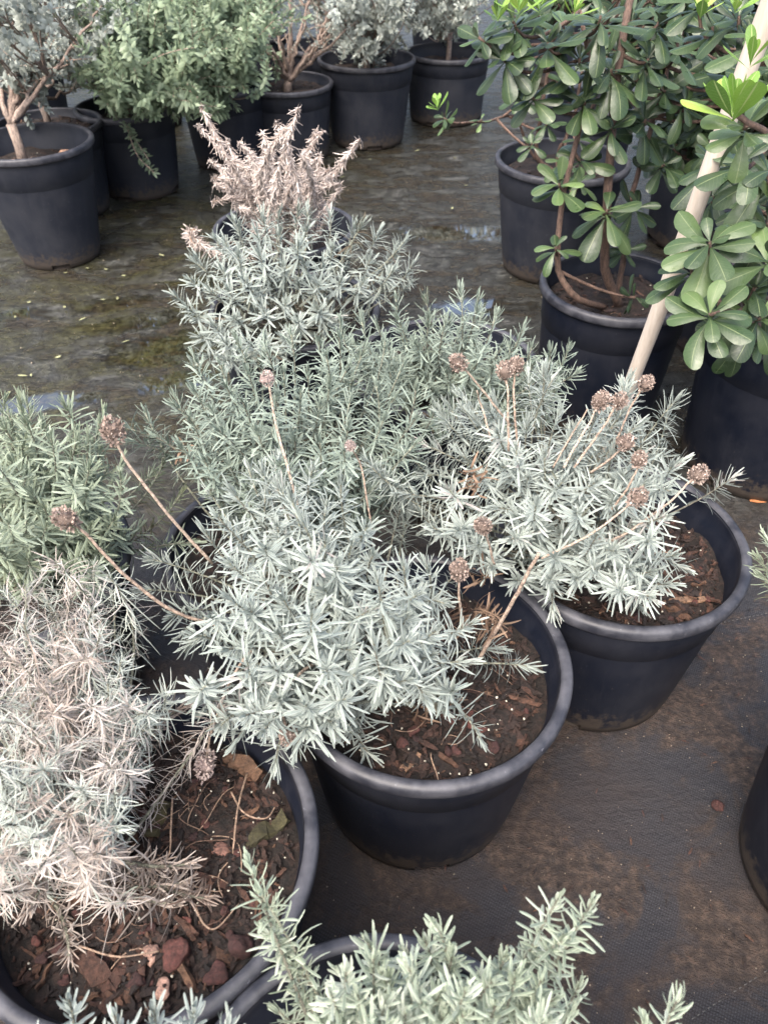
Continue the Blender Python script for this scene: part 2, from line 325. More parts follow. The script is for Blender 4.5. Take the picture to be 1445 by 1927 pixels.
# ------------------------------------------------------------------ pots
def lathe(prof, k=72, skip=None):
    a = np.arange(k) / k * 2 * math.pi; V = np.concatenate([np.stack([r * np.cos(a), r * np.sin(a), np.full(k, z)], 1) for r, z in prof])
    F = [(i * k + j, i * k + (j + 1) % k, (i + 1) * k + (j + 1) % k, (i + 1) * k + j) for i in range(len(prof) - 1) for j in range(k) if not (skip and skip(i, j))]
    return V, F
def make_pot(root, R, hz, rb, soil, k=72, far=False, wob=0.0, rot=0.0):
    """R rim radius, hz height, rb base radius, soil = depth of the soil under the rim"""
    rt = R - .013; t = .004
    def ro(z): return rb + (rt - rb) * (z / (hz - .022)) ** .9
    n = 8 if not far else 4; lip = .022
    prof = [(rb - .018, .004), (rb - .006, .0)] + [(rb, .003), (ro(.02), .02)] + [(ro(z) , z) for z in np.linspace(.04, hz * .72, n)]
    prof += [(ro(hz * .73) , hz * .73), (ro(hz * .735) + .0022, hz * .737), (ro(hz * .9) + .0022, hz * .9), (rt + .001, hz - lip)]
    slot = set()
    for s in range(4):
        for d in range(5): slot.add(int((s / 4 * k + rot * k + d)) % k)
    V, F = lathe(prof, k, lambda i, j: i in (1, 2) and j in slot)
    b = Bag(); b.add(V, F)
    V, F = lathe([(rb - .016, .0), (rb - .014, .028), (ro(.03) - .002, .030)], k); b.add(V, F)      # wall behind the drain slots
    # inside wall
    zs = hz - soil - .03
    V, F = lathe([(rt - .004, hz - .002), (rt - .006, hz - .03), (ro(hz * .9) - .010, hz * .9 - .004), (ro(zs) - t - .004, zs)], k); b.add(V, F)
    ang = lambda V: np.arctan2(V[:, 1], V[:, 0])
    po = b.build('pot', M_potfar if far else M_pot, None)
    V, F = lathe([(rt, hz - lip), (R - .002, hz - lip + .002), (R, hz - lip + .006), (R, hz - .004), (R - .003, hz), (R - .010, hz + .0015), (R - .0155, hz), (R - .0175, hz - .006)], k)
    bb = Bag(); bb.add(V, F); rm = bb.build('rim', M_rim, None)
    if wob:
        for o in (po, rm):
            me = o.data; co_ = np.zeros(len(me.vertices) * 3); me.vertices.foreach_get('co', co_); co_ = co_.reshape(-1, 3)
            a = np.arctan2(co_[:, 1], co_[:, 0]); f = 1 + wob * np.cos(2 * a + rot * 9) * (co_[:, 2] / hz) ** 2; co_[:, 0] *= f; co_[:, 1] *= f
            me.vertices.foreach_set('co', co_.ravel()); me.update()
    po.parent = root; rm.parent = po
    return ro(hz - soil) - .008
def chip(L, Wd, T, q, blunt=False):
    """irregular bark splinter"""
    n = 7; V = []
    for i in range(n + 1):
        x = (i / n - .5) * L; s = (1 - .35 * abs(i / n - .5) * q.uniform(.3, 2)) if blunt else max(.12, 1 - 1.9 * abs(i / n - .5) ** 1.5 * q.uniform(.3, 2.2))
        for (a, b) in ((-1, -1), (1, -1), (1, 1), (-1, 1)):
            V.append((x + q.uniform(-.07, .07) * L, a * Wd / 2 * s * q.uniform(.6, 1.15), b * T / 2 * s * q.uniform(.4, 1.3) + .35 * T * math.sin(i * 1.1 + L * 300)))
    F = [(0, 1, 2, 3)[::-1], tuple(n * 4 + k for k in range(4))]
    for i in range(n):
        for k in range(4): F.append((i * 4 + k, i * 4 + (k + 1) % 4, (i + 1) * 4 + (k + 1) % 4, (i + 1) * 4 + k))
    return np.array(V), [tuple(f[::-1]) for f in F]
def rotm(q, flat=.35):
    a, b, c = q.uniform(0, 6.28), q.normal(0, flat), q.normal(0, flat)
    ca, sa, cb, sb, cc, sc = math.cos(a), math.sin(a), math.cos(b), math.sin(b), math.cos(c), math.sin(c)
    return np.array([[ca, -sa, 0], [sa, ca, 0], [0, 0, 1]]) @ np.array([[cb, 0, sb], [0, 1, 0], [-sb, 0, cb]]) @ np.array([[1, 0, 0], [0, cc, -sc], [0, sc, cc]])
def stone(r, q, n=10, m_=7):
    V = []; F = []; ph = q.uniform(0, 6.28, 6); ax = q.uniform(.75, 1.2, 3); ax[2] *= .8
    for i in range(m_ + 1):
        th = math.pi * i / m_
        for j in range(n):
            a = 2 * math.pi * j / n; d = np.array([math.sin(th) * math.cos(a), math.sin(th) * math.sin(a), math.cos(th)])
            k = 1 + .14 * math.sin(3 * d[0] + ph[0] + 2 * d[1]) + .12 * math.sin(4 * d[1] + ph[1]) + .12 * math.sin(4 * d[2] + ph[2] - 2 * d[0]) + .07 * math.sin(9 * d[1] - 8 * d[0] + ph[4]) + .05 * math.sin(11 * d[0] + 7 * d[2] + ph[3])
            V.append(d * k * r * ax)
    for i in range(m_):
        for j in range(n): F.append((i * n + j, (i + 1) * n + j, (i + 1) * n + (j + 1) % n, i * n + (j + 1) % n))
    return np.array(V), F
def soil_h(x, y, s):
    return .005 * math.sin(31 * x + s) * math.sin(27 * y + 2 * s) + .003 * math.sin(71 * x - 40 * y + s)
def make_soil(root, rs, zs, seed, nchip, k=48):
    q = np.random.RandomState(seed); V = [(0, 0, zs + soil_h(0, 0, seed))]; F = []; nr = 14
    for i in range(1, nr + 1):
        for j in range(k):
            a = 2 * math.pi * j / k; r = rs * i / nr; x, y = r * math.cos(a), r * math.sin(a)
            V.append((x, y, zs + soil_h(x, y, seed) + q.normal(0, .0026) - (.006 if i == nr else 0)))
    F += [(0, 1 + j, 1 + (j + 1) % k) for j in range(k)]
    F += [(1 + (i - 1) * k + j, 1 + i * k + j, 1 + i * k + (j + 1) % k, 1 + (i - 1) * k + (j + 1) % k) for i in range(1, nr) for j in range(k)]
    so_ = mesh('soil', V, F, M_soil, None, {'lv': np.full(len(V), .5)}); so_.parent = root
    if nchip:
        b = Bag()
        for _ in range(nchip):
            r = (rs - .012) * math.sqrt(q.rand()); a = q.uniform(0, 6.28); x, y = r * math.cos(a), r * math.sin(a)
            L = .005 + .026 * q.rand() ** 1.8
            v, f = chip(L, L * q.uniform(.12, .45), q.uniform(.0015, .0045), q, q.rand() < .5)
            v = v @ rotm(q).T + np.array([x, y, zs + soil_h(x, y, seed) + .003]); b.add(v, f, q.beta(1.4, 2.8))
        o = b.build('mulch', M_bark, None, False); o.parent = so_; tag(o, kind='stuff')
        b = Bag()
        for _ in range(int(nchip * .09)):
            r = (rs - .01) * math.sqrt(q.rand()); a = q.uniform(0, 6.28); x, y = r * math.cos(a), r * math.sin(a)
            v, f = stone(q.uniform(.0006, .0019) , q, 7, 5); b.add(v + np.array([x, y, zs + soil_h(x, y, seed) + .0045]), f)
        o = b.build('perlite_grit', M_perlite, None); o.parent = so_; tag(o, kind='stuff')
        b = Bag()
        for _ in range(int(nchip * .022)):
            r = (rs - .05) * math.sqrt(q.rand()); a = q.uniform(0, 6.28); p = np.array([r * math.cos(a), r * math.sin(a), zs + .006])
            th = q.uniform(0, 6.28); L = q.uniform(.02, .06); d = np.array([math.cos(th), math.sin(th), 0]); s = np.array([-d[1], d[0], 0])
            P = [p + d * L * t + s * L * .3 * math.sin(t * 3 + r * 90) + np.array([0, 0, .004 * math.sin(t * 3.1)]) for t in np.linspace(0, 1, 8)]
            tube(b, P, q.uniform(.0004, .001), 4, q.rand())
        if b.V: o = b.build('twig_litter', M_twig, None); o.parent = so_; tag(o, kind='stuff')
    return so_

# ------------------------------------------------------------------ plants
def inpoly(x, y, P):
    c = False; j = len(P) - 1
    for i in range(len(P)):
        if (P[i][1] > y) != (P[j][1] > y) and x < (P[j][0] - P[i][0]) * (y - P[i][1]) / (P[j][1] - P[i][1]) + P[i][0]: c = not c
        j = i
    return c
def dome_tips(poly, cen, rad, dmin, q, back=0, inner=0, lift=.25):
    """shoot tips on the plant's dome: (point, outward direction)"""
    cen = np.array(cen) + [0, 0, G]; rad = np.array(rad, float); out = []; pts = []
    xs = [p[0] for p in poly or [(0, 0)]]; ys = [p[1] for p in poly or [(0, 0)]]; fail = 0 if poly else 400
    while fail < 400:
        x, y = q.uniform(min(xs), max(xs)), q.uniform(min(ys), max(ys))
        if not inpoly(x, y, poly) or any((x - a) ** 2 + (y - b) ** 2 < dmin ** 2 for a, b in pts): fail += 1; continue
        fail = 0; pts.append((x, y))
    def nrm(p): 
        n = nz((p - cen) / rad ** 2); n = nz(n + [0, 0, lift]); return n
    for x, y in pts:
        d = ray(x, y); o = (CAM - cen) / rad; dd = d / rad; a = dd @ dd; b = o @ dd; c = o @ o - 1; D = b * b - a * c
        t = (-b - math.sqrt(D)) / a if D > 0 else -b / a
        p = CAM + d * t * (1 + q.uniform(-.03, .05) + .03 * math.sin(x / 31 + y / 57) * math.sin(y / 37 - x / 80))
        out.append((p, nrm(p)))
    for _ in range(back + inner):
        n = nz(q.normal(0, 1, 3)); n[2] = abs(n[2]) * .9
        if _ < back: n[1] = abs(n[1])
        p = cen + nz(n) * rad * (1 if _ < back else q.uniform(.45, .8)); out.append((p, nrm(p)))
    return out
def shoots(tips, root, lv, st, q, L=.04, W=.0045, gap=.008, leafy=.1, nper=2, ax=2, ang=(22, 80), curl=(-.1, .3), vc=.55, vs_=.2, droop=0, sr=.0016, tipL=.55, tw=.1, spread=.02, old=.55, jit=.15, cfun=None, cv=.16):
    """leafy shoots from the root area out to each tip"""
    for p, n in tips:
        base = root + np.array([q.normal(0, spread), q.normal(0, spread), 0]); Ls = np.linalg.norm(p - base)
        n = nz(n + q.normal(0, jit, 3)); c = p - n * Ls * q.uniform(.35, .5); c[2] = max(c[2], base[2] + .01)
        P = bez(base, c, p, 16); seg = np.linalg.norm(np.diff(P, axis=0), axis=1); cum = np.concatenate([[0], np.cumsum(seg)]); tot = cum[-1]
        tube(st, P, np.linspace(sr * 1.7, sr * .6, 16), 5, q.uniform(.2, .9))
        lf = min(leafy * q.uniform(.75, 1.25), tot * .92); s = 0; k = 0; ph = q.uniform(0, 3.14); vb = vc + q.normal(0, .09)
        if cfun: vb = cfun(p, q)
        scale = q.uniform(.82, 1.12)
        while s < lf:
            f = s / lf; x = tot - s; P0 = np.array([np.interp(x, cum, P[:, i]) for i in range(3)])
            P1 = np.array([np.interp(max(0, x - .01), cum, P[:, i]) for i in range(3)]); T = nz(P0 - P1); a, b = frame(T)
            g_ = min(1, s / (gap * 5 + .001)); m = nper + ax
            az = ph + k * math.pi / 2 + np.concatenate([np.arange(nper) * 2 * math.pi / nper, q.uniform(0, 6.28, ax)]) + q.normal(0, .22, m)
            big = np.concatenate([np.ones(nper), q.uniform(.4, .75, ax)])
            th = np.radians(ang[0] + (ang[1] - ang[0]) * g_ ** .8 + q.normal(0, 8, m)); th = np.where(np.arange(m) < nper, th, th * .75)
            r = np.cos(az)[:, None] * a + np.sin(az)[:, None] * b
            d = T * np.cos(th)[:, None] + r * np.sin(th)[:, None]; nn = T * np.sin(th)[:, None] - r * np.cos(th)[:, None]
            if droop: d = nz(d + np.array([0, 0, -droop]))
            ll = L * scale * big * (tipL + (1 - tipL) * g_) * q.uniform(.75, 1.15, m) * (1 - .25 * f)
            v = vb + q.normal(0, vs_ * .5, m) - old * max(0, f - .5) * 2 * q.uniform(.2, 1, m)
            lv.add(P0, d, nn, ll, W * (.75 + .25 * g_) * q.uniform(.8, 1.15, m), curl[0] * (1 - g_) + curl[1] * g_ + q.normal(0, cv, m), np.clip(v, 0, 1), q.normal(0, tw, m))
            s += gap * q.uniform(.75, 1.25) * (.55 + .45 * g_); k += 1
def flower_head(p, r, parent, mtl, q, axis=(0, 0, 1), el=1.25, pale=False):
    axis = nz(axis); a, b = frame(axis); b_ = Leaves('bract', .35)
    n = 240; i = np.arange(n) + .5; ph = np.arccos(1 - 2 * i / n); th = math.pi * (1 + 5 ** .5) * i
    d = (np.cos(th) * np.sin(ph))[:, None] * a + (np.sin(th) * np.sin(ph))[:, None] * b + np.cos(ph)[:, None] * axis * 1
    pos = p + r * .8 * (d + axis * (el - 1) * np.cos(ph)[:, None]) * q.uniform(.85, 1.1, n)[:, None]
    tang = nz(np.cross(d, q.normal(0, 1, (n, 3)))); dd = nz(d * .7 + axis * .5 + q.normal(0, .3, (n, 3)))
    b_.add(pos, dd, nz(np.cross(dd, tang)), r * q.uniform(.15, .34, n) * (1 + (q.rand(n) < .03)), r * q.uniform(.16, .3, n), q.uniform(-.6, .6, n), q.beta(2, 2, n))
    o = b_.build('flower_head', mtl, parent)
    bg_ = Bag(); v, f = stone(r * .78, q, 12, 8); bg_.add(v + p, f, .1); c_ = bg_.build('seed_core', mtl, o); return o
def stalk(root, pts, q, r=.0016, head=.015, pale=False, el=1.25):
    head *= .85 * q.uniform(.9, 1.1)
    """pts: [(px,py,z)...] from the plant up to the head"""
    P = spline([at(*a) for a in pts], 22); P += np.stack([np.convolve(q.normal(0, .0012, 26), np.ones(5) / 5, 'valid') for _ in range(3)], 1)
    b = Bag(); tube(b, P, np.linspace(r * 1.15, r * .85, 22), 6, q.uniform(.2, 1)); s = b.build('flower_stalk', M_stalk, root)
    if head: flower_head(P[-1] + nz(P[-1] - P[-3]) * head * .7, head, s, M_headpale if pale else M_head, q, P[-1] - P[-3], el)
    return s
def whorl(lv, p, axis, n, L, q, lo=55, hi=98, v=.4, W=.4, curl=(-.05, .5), inner=True, vs_=.16):
    axis = nz(axis); a, b = frame(axis); az = np.arange(n) * 2.4 + q.uniform(0, 6) + q.normal(0, .15, n)
    f = np.linspace(0, 1, n); th = np.radians(lo * .45 * (1 - f) + f * hi + (lo - lo * .45) * f * (1 - f) * 2 + q.normal(0, 7, n)) if inner else np.radians(q.uniform(lo, hi, n))
    r = np.cos(az)[:, None] * a + np.sin(az)[:, None] * b; d = axis * np.cos(th)[:, None] + r * np.sin(th)[:, None]; nn = axis * np.sin(th)[:, None] - r * np.cos(th)[:, None]
    ll = L * (.45 + .55 * f ** .6) * q.uniform(.7, 1.15, n)
    lv.add(p - axis * (f * L * .22)[:, None], d, nn, ll, ll * W * q.uniform(.85, 1.15, n), q.uniform(curl[0], curl[1], n), np.clip(v + q.normal(0, vs_, n), 0, .9), q.normal(0, .08, n))

def potted(cx, cy, label, R=.2, zr=0, rb=.155, soil=.05, far=False, nchip=60, seed=1, kind='potted_plant', cat='potted plant', k=72, wob=.01, group=None, rot=0.0):
    root = empty(kind, (cx, cy, 0)); tag(root, label, cat, group)
    rs = make_pot(root, R, G + zr, rb, soil, k, far, wob, rot); so_ = make_soil(root, rs, G + zr - soil, seed, nchip)
    return root, np.array([cx, cy, G + zr - soil]), rs
LG = 'potted lavenders standing on the weed mat'
def lavender(cx, cy, label, poly, cen, rad, dmin, mtl=None, seed=1, back=30, inner=20, extra=(), rootoff=(0, 0), lift=.25, pk=None, xtra_fn=None, **kw):
    pk = pk or {}; q = np.random.RandomState(seed)
    root, rt, rs = potted(cx, cy, label, seed=seed, kind='potted_lavender', cat='lavender', group=LG, **pk)
    rt = rt + np.array([rootoff[0], rootoff[1], 0]); lv = Leaves('linear', .45); st = Bag()
    tips = dome_tips(poly, cen, rad, dmin, q, back, inner, lift) if cen else []
    for e in extra: tips.append((at(*e[:3]), nz(e[3])))
    shoots(tips, rt, lv, st, q, **kw)
    if xtra_fn: xtra_fn(rt, lv, st, q)
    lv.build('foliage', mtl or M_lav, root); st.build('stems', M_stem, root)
    return root, rt, q

# ---- A: centre foreground
A, Art, q = lavender(.057, .653, 'silver lavender spilling left over the rim of the centre foreground black pot',
  [(325, 1180), (385, 1130), (415, 1080), (410, 1010), (400, 940), (430, 925), (520, 915), (590, 930), (690, 985), (740, 1050), (800, 1090), (890, 1140), (935, 1190), (950, 1245), (900, 1290), (860, 1330), (700, 1290), (650, 1330), (640, 1380), (560, 1370), (480, 1400), (410, 1390), (385, 1300), (410, 1240), (335, 1200)],
  (-.10, .70, .03), (.25, .26, .2), 44, seed=11, back=18, inner=5, rootoff=(-.04, .0), L=.05, W=.0030, gap=.0072, ax=3, leafy=.085, ang=(12, 88), curl=(-.12, .3), vc=.66, vs_=.16, tipL=.5, jit=.28,
  extra=[(440, 1400, .05, (-.5, -.8, -.1)), (470, 1340, .1, (-.3, -.8, .3)), (350, 1215, .06, (-.9, -.4, 0)), (385, 1340, .03, (-.8, -.5, -.1)), (560, 1400, .05, (0, -1, 0)), (700, 1420, -.03, (.1, -.6, .3)), (905, 1395, -.01, (.3, -.6, -.1)), (1000, 1255, .0, (1, .1, .3)), (325, 1160, .06, (-1, -.1, .2)), (385, 1000, .13, (-.3, .1, .9)), (520, 1440, .02, (-.1, -1, -.3)), (660, 1380, -.02, (.1, -.7, .3)), (840, 1340, .0, (.3, -.6, .1)), (800, 1060, .15, (-.1, -.1, 1)), (345, 1190, .05, (-.7, -.6, -.1)), (640, 1345, .06, (.4, -.8, .2)), (590, 1330, .1, (0, -.8, .5)), (430, 1345, .06, (-.4, -.8, .0))],
  pk=dict(nchip=1134, soil=.055, wob=.006, rot=.742, k=96))
for a in ([(400, 1060, .1), (345, 1000, .16), (290, 935, .22), (240, 870, .27), (219, 826, .30)], [(420, 1180, .06), (325, 1148, .11), (232, 1078, .17), (165, 1008, .22), (138, 985, .24)]): stalk(A, a, q, .0021, .0165, el=1.35)
stalk(A, [(600, 1120, .06), (543, 890, .22), (518, 790, .27), (505, 722, .31)], q, .0016, .012, True)
stalk(A, [(700, 1000, .12), (680, 880, .2), (660, 843, .24)], q, .0012, .009, True)
stalk(A, [(640, 1210, .05), (500, 1215, .1), (445, 1262, .09), (400, 1370, .03), (388, 1425, .0)], q, .0017, .016, True, 1.9)
stalk(A, [(610, 1240, .08), (560, 1270, .12), (530, 1320, .1), (540, 1372, .06)], q, .0018, .0155)
stalk(A, [(870, 1180, .04), (865, 1130, .1), (862, 1085, .14)], q, .0018, .0145)
stalk(A, [(900, 1240, .0), (945, 1165, .08), (985, 1095, .15), (1012, 1040, .2)], q, .0025, 0)
def withered(root, px, py, z, seed, n=26, L=.032):
    q = np.random.RandomState(seed); lv = Leaves('linear', .5); p = at(px, py, z); d = nz(q.normal(0, 1, (n, 3)) + [0, -.3, -.2]); lv.add(p + q.normal(0, .007, (n, 3)), d, nz(q.normal(0, 1, (n, 3))), L * q.uniform(.5, 1.1, n), .0035, q.uniform(-1.2, 1.2, n), q.rand(n), q.normal(0, .4, n))
    lv.build('withered_leaves', M_tan, root)
withered(A, 925, 1170, .05, 3); withered(A, 890, 1155, .06, 4, 18); withered(A, 790, 1340, -.05, 6, 14)

# ---- B: right foreground
B, Brt, q = lavender(.380, .890, 'rounded silver lavender with several brown flower heads in the black pot right of centre',
  [(690, 870), (790, 780), (850, 740), (960, 760), (1040, 770), (1130, 760), (1200, 770), (1225, 810), (1290, 880), (1270, 960), (1285, 1060), (1290, 1110), (1230, 1140), (1160, 1110), (1060, 1100), (940, 1090), (890, 1020), (800, 990), (720, 950)],
  (.29, .93, .0), (.30, .26, .24), 42, seed=23, back=24, inner=8, rootoff=(-.06, .02), L=.048, W=.0029, gap=.0072, ax=3, leafy=.09, ang=(12, 84), curl=(-.18, .2), vc=.7, vs_=.16, tipL=.5, jit=.25,
  extra=[(1285, 865, .12, (.5, .2, .8)), (1040, 1150, .02, (-.1, -1, -.1)), (1205, 1140, -.02, (.2, -.9, .1)), (700, 880, .16, (-.8, -.1, .5)), (1290, 1070, .04, (.9, -.3, .1)), (690, 870, .17, (-.6, 0, .8)), (1200, 800, .22, (.5, .3, .9))],
  pk=dict(nchip=810, soil=.055, wob=.008, rot=.66, k=96))
for h, pts in ((.0155, [(960, 800, .2), (905, 730, .27), (868, 690, .31)]), (.0145, [(957, 850, .2), (956, 760, .27), (952, 710, .3)]), (.013, [(975, 850, .2), (966, 760, .27), (968, 702, .3)]),
               (.016, [(1060, 880, .2), (1100, 810, .24), (1124, 764, .27)]), (.014, [(1080, 880, .2), (1130, 810, .24), (1158, 764, .27)]), (.0135, [(1150, 850, .18), (1185, 770, .24), (1208, 730, .27)]),
               (.013, [(1110, 890, .18), (1150, 862, .22), (1170, 842, .24)]), (.013, [(1150, 960, .16), (1185, 910, .2), (1200, 876, .22)]), (.0155, [(1020, 1050, .12), (1110, 1005, .17), (1190, 945, .21)]),
               (.0165, [(1150, 1020, .12), (1235, 965, .16), (1305, 903, .2)]), (.0135, [(930, 1060, .12), (918, 1020, .17), (912, 996, .2)])):
    stalk(B, pts, q, .0015, h)
stalk(B, [(925, 830, .19), (905, 760, .24), (898, 735, .27)], q, .0013, 0); stalk(B, [(1040, 880, .19), (1080, 810, .24), (1105, 770, .27)], q, .0011, 0)
withered(B, 893, 905, .17, 8, 30, .026); withered(B, 905, 1085, .06, 9, 20)

# ---- E: mid, upright
E_, _, q = lavender(-.2, .94, 'grey green lavender right behind the centre foreground plant, in a smaller half hidden pot',
  [(320, 760), (350, 680), (440, 680), (500, 640), (620, 610), (740, 640), (800, 700), (830, 790), (760, 860), (700, 930), (560, 900), (420, 930), (370, 900), (325, 830)],
  (-.14, 1.02, .0), (.29, .24, .27), 40, M_lav_g, seed=31, back=4, inner=26, L=.04, W=.0031, gap=.0078, leafy=.15, ang=(18, 72), curl=(-.2, .2), lift=1.1, vc=.6,
  extra=[(200, 800, .12, (-1, .1, .3)), (240, 830, .1, (-1, .1, .1)), (290, 820, .12, (-.8, .1, .4)), (365, 670, .24, (-.3, .1, 1))],
  pk=dict(R=.18, zr=-.06, rb=.14, nchip=60, soil=.05, rot=.3))
withered(E_, 345, 845, .1, 12, 22, .02)
# ---- W: back right of the lavender group, tallest upright shoots
W_, _, q = lavender(.13, 1.42, 'upright grey green lavender between the dead beige bush and the pale wooden stake',
  [(640, 640), (700, 610), (760, 590), (850, 590), (930, 640), (1030, 690), (1070, 730), (1060, 790), (900, 780), (760, 720), (660, 690)],
  (.12, 1.33, -.02), (.30, .24, .22), 38, M_lav_g, seed=41, back=0, inner=22, L=.04, W=.003, gap=.0078, leafy=.17, ang=(18, 66), curl=(-.2, .15), lift=1.3, vc=.58,
  extra=[(866, 545, .23, (0, .2, 1)), (745, 560, .22, (0, .1, 1)), (1035, 660, .17, (.1, .2, 1)), (1070, 655, .16, (.2, .1, 1)), (800, 560, .2, (0, .2, 1)), (900, 560, .2, (.1, .2, 1)), (985, 615, .17, (.2, .2, 1)), (1000, 650, .16, (.3, .1, 1)), (1030, 700, .12, (.5, 0, .8)), (960, 640, .18, (.1, .1, 1)), (840, 600, .2, (0, .1, 1)), (1085, 700, .12, (.6, 0, .8)), (600, 640, .2, (-.2, 0, 1)), (640, 600, .2, (-.2, .1, 1)), (935, 590, .24, (.1, .2, 1)), (680, 600, .22, (-.2, .2, 1))],
  pk=dict(nchip=0, soil=.05))
# ---- V: broad-leaved, below the dead bush
V_, _, q = lavender(-.21, 1.67, 'broad-leaved silver lavender with large star-shaped rosettes in front of the dead brown bush',
  [(370, 480), (430, 430), (480, 420), (560, 390), (680, 420), (750, 450), (775, 500), (740, 540), (640, 560), (560, 620), (500, 680), (400, 690), (355, 620), (350, 540)],
  (-.2, 1.62, -.02), (.29, .27, .24), 34, M_lav, seed=51, back=8, inner=14, L=.058, W=.0042, gap=.009, leafy=.055, nper=3, ax=2, ang=(20, 95), curl=(.0, .45), lift=.5, vc=.55,
  extra=[(560, 400, .24, (0, .1, 1)), (440, 415, .2, (-.2, .2, 1)), (680, 425, .2, (.2, .2, 1)), (400, 640, .02, (-.6, -.5, .3)), (370, 600, .05, (-.8, -.3, .2)), (440, 680, .0, (-.3, -.8, .2)), (760, 455, .17, (.5, .2, .8)), (365, 490, .12, (-.8, .1, .6))],
  pk=dict(nchip=0, soil=.05))
# ---- C: left, greener
C_, _, q = lavender(-.602, .839, 'green tinted bushy lavender at the left edge, behind the dry pinkish lavender',
  [(-30, 800), (40, 790), (130, 800), (200, 850), (235, 900), (235, 960), (220, 1020), (190, 1090), (120, 1060), (60, 1080), (-30, 1060)],
  (-.57, .87, .0), (.27, .22, .26), 33, M_lav_c, seed=61, back=24, inner=30, L=.04, W=.003, gap=.0075, leafy=.15, ang=(16, 70), curl=(-.2, .2), lift=1.1, vc=.5,
  extra=[(38, 755, .26, (-.1, .1, 1)), (122, 762, .25, (.1, .1, 1)), (215, 885, .14, (.5, -.1, .8)), (190, 800, .2, (.3, .1, 1)), (230, 960, .06, (.8, -.3, .3)), (5, 800, .24, (-.1, 0, 1))],
  pk=dict(nchip=80, soil=.05))
# ---- D: dry plant, lower left
def dcol(p, q): return q.uniform(.4, .72) if q.rand() < .55 else q.uniform(.8, .98)
def dextra(rt, lv, st, q):
    tips = [(at(355, 1625, -.015), nz((1, .15, .15))), (at(345, 1660, -.03), nz((1, -.05, .15))), (at(330, 1700, -.03), nz((1, -.2, .1))), (at(385, 1690, -.025), nz((1, -.1, .1))), (at(60, 1705, .02), nz((-.3, -.9, 0))), (at(350, 1330, .07), nz((1, .3, .2))), (at(130, 1800, -.04), nz((.4, -1, -.1)))]
    shoots(tips, rt, lv, st, q, L=.036, W=.0026, gap=.0045, leafy=.17, ang=(12, 45), curl=(0, .2), cv=.5, vc=.36, vs_=.2, tw=.3, old=.1, sr=.002)
D_, Drt, q = lavender(-.275, .396, 'dry pinkish lavender in the black pot at lower left, red stones on its soil',
  [(-40, 1120), (60, 1080), (110, 1060), (210, 1070), (215, 1140), (180, 1180), (260, 1290), (320, 1310), (290, 1360), (230, 1430), (215, 1480), (225, 1560), (170, 1620), (60, 1640), (-40, 1680)],
  (-.40, .45, .01), (.23, .27, .19), 47, M_dry, seed=71, back=8, inner=14, rootoff=(-.09, .02), L=.035, W=.0016, gap=.006, leafy=.15, nper=3, ax=2, ang=(20, 95), curl=(-.1, .5), cv=.65, tw=.6, vs_=.22, sr=.0015, lift=.4, jit=.35, cfun=dcol, old=.15,
  extra=[(105, 1060, .2, (.1, .1, 1)), (205, 1085, .16, (.3, .1, 1)), (50, 1110, .18, (-.1, .2, 1)), (195, 1560, .04, (.8, -.5, .1)), (190, 1480, .08, (.9, -.2, .2))], xtra_fn=dextra,
  pk=dict(nchip=1674, soil=.06, wob=.01, rot=.1, k=96))
# ---- F: bottom centre
F_, _, q = lavender(.0, .10, 'pale green lavender shoots rising from the black pot cut by the bottom edge, centre',
  [(620, 1840), (700, 1800), (820, 1830), (900, 1840), (1000, 1830), (1090, 1850), (1100, 1960), (600, 1960)],
  (.03, .14, .02), (.21, .18, .17), 36, M_lav_c, seed=81, back=0, inner=30, L=.031, W=.003, gap=.0062, leafy=.13, ang=(18, 72), curl=(-.3, .15), lift=1.0, vc=.8, old=.1,
  extra=[(1050, 1690, .19, (.05, .15, 1)), (1112, 1700, .19, (.2, .1, 1)), (820, 1740, .17, (-.3, .3, 1)), (800, 1770, .15, (-.3, .3, .9)), (468, 1625, .17, (-.25, .5, .9)), (490, 1680, .15, (-.2, .4, .9)), (690, 1770, .14, (-.2, .4, .9)), (640, 1830, .12, (-.4, .3, .9)),
         (760, 1790, .15, (-.1, .2, 1)), (850, 1800, .15, (.0, .3, 1)), (950, 1800, .16, (.1, .2, 1)), (1060, 1770, .16, (.1, .1, 1)), (540, 1800, .09, (-.3, .3, .8)), (500, 1750, .12, (-.2, .3, .8)), (520, 1900, .05, (-.4, .2, .8)), (640, 1890, .12, (-.2, .2, 1)), (900, 1850, .14, (0, .1, 1)), (1000, 1870, .15, (.1, 0, 1))],
  pk=dict(nchip=270, soil=.07, rot=.2))
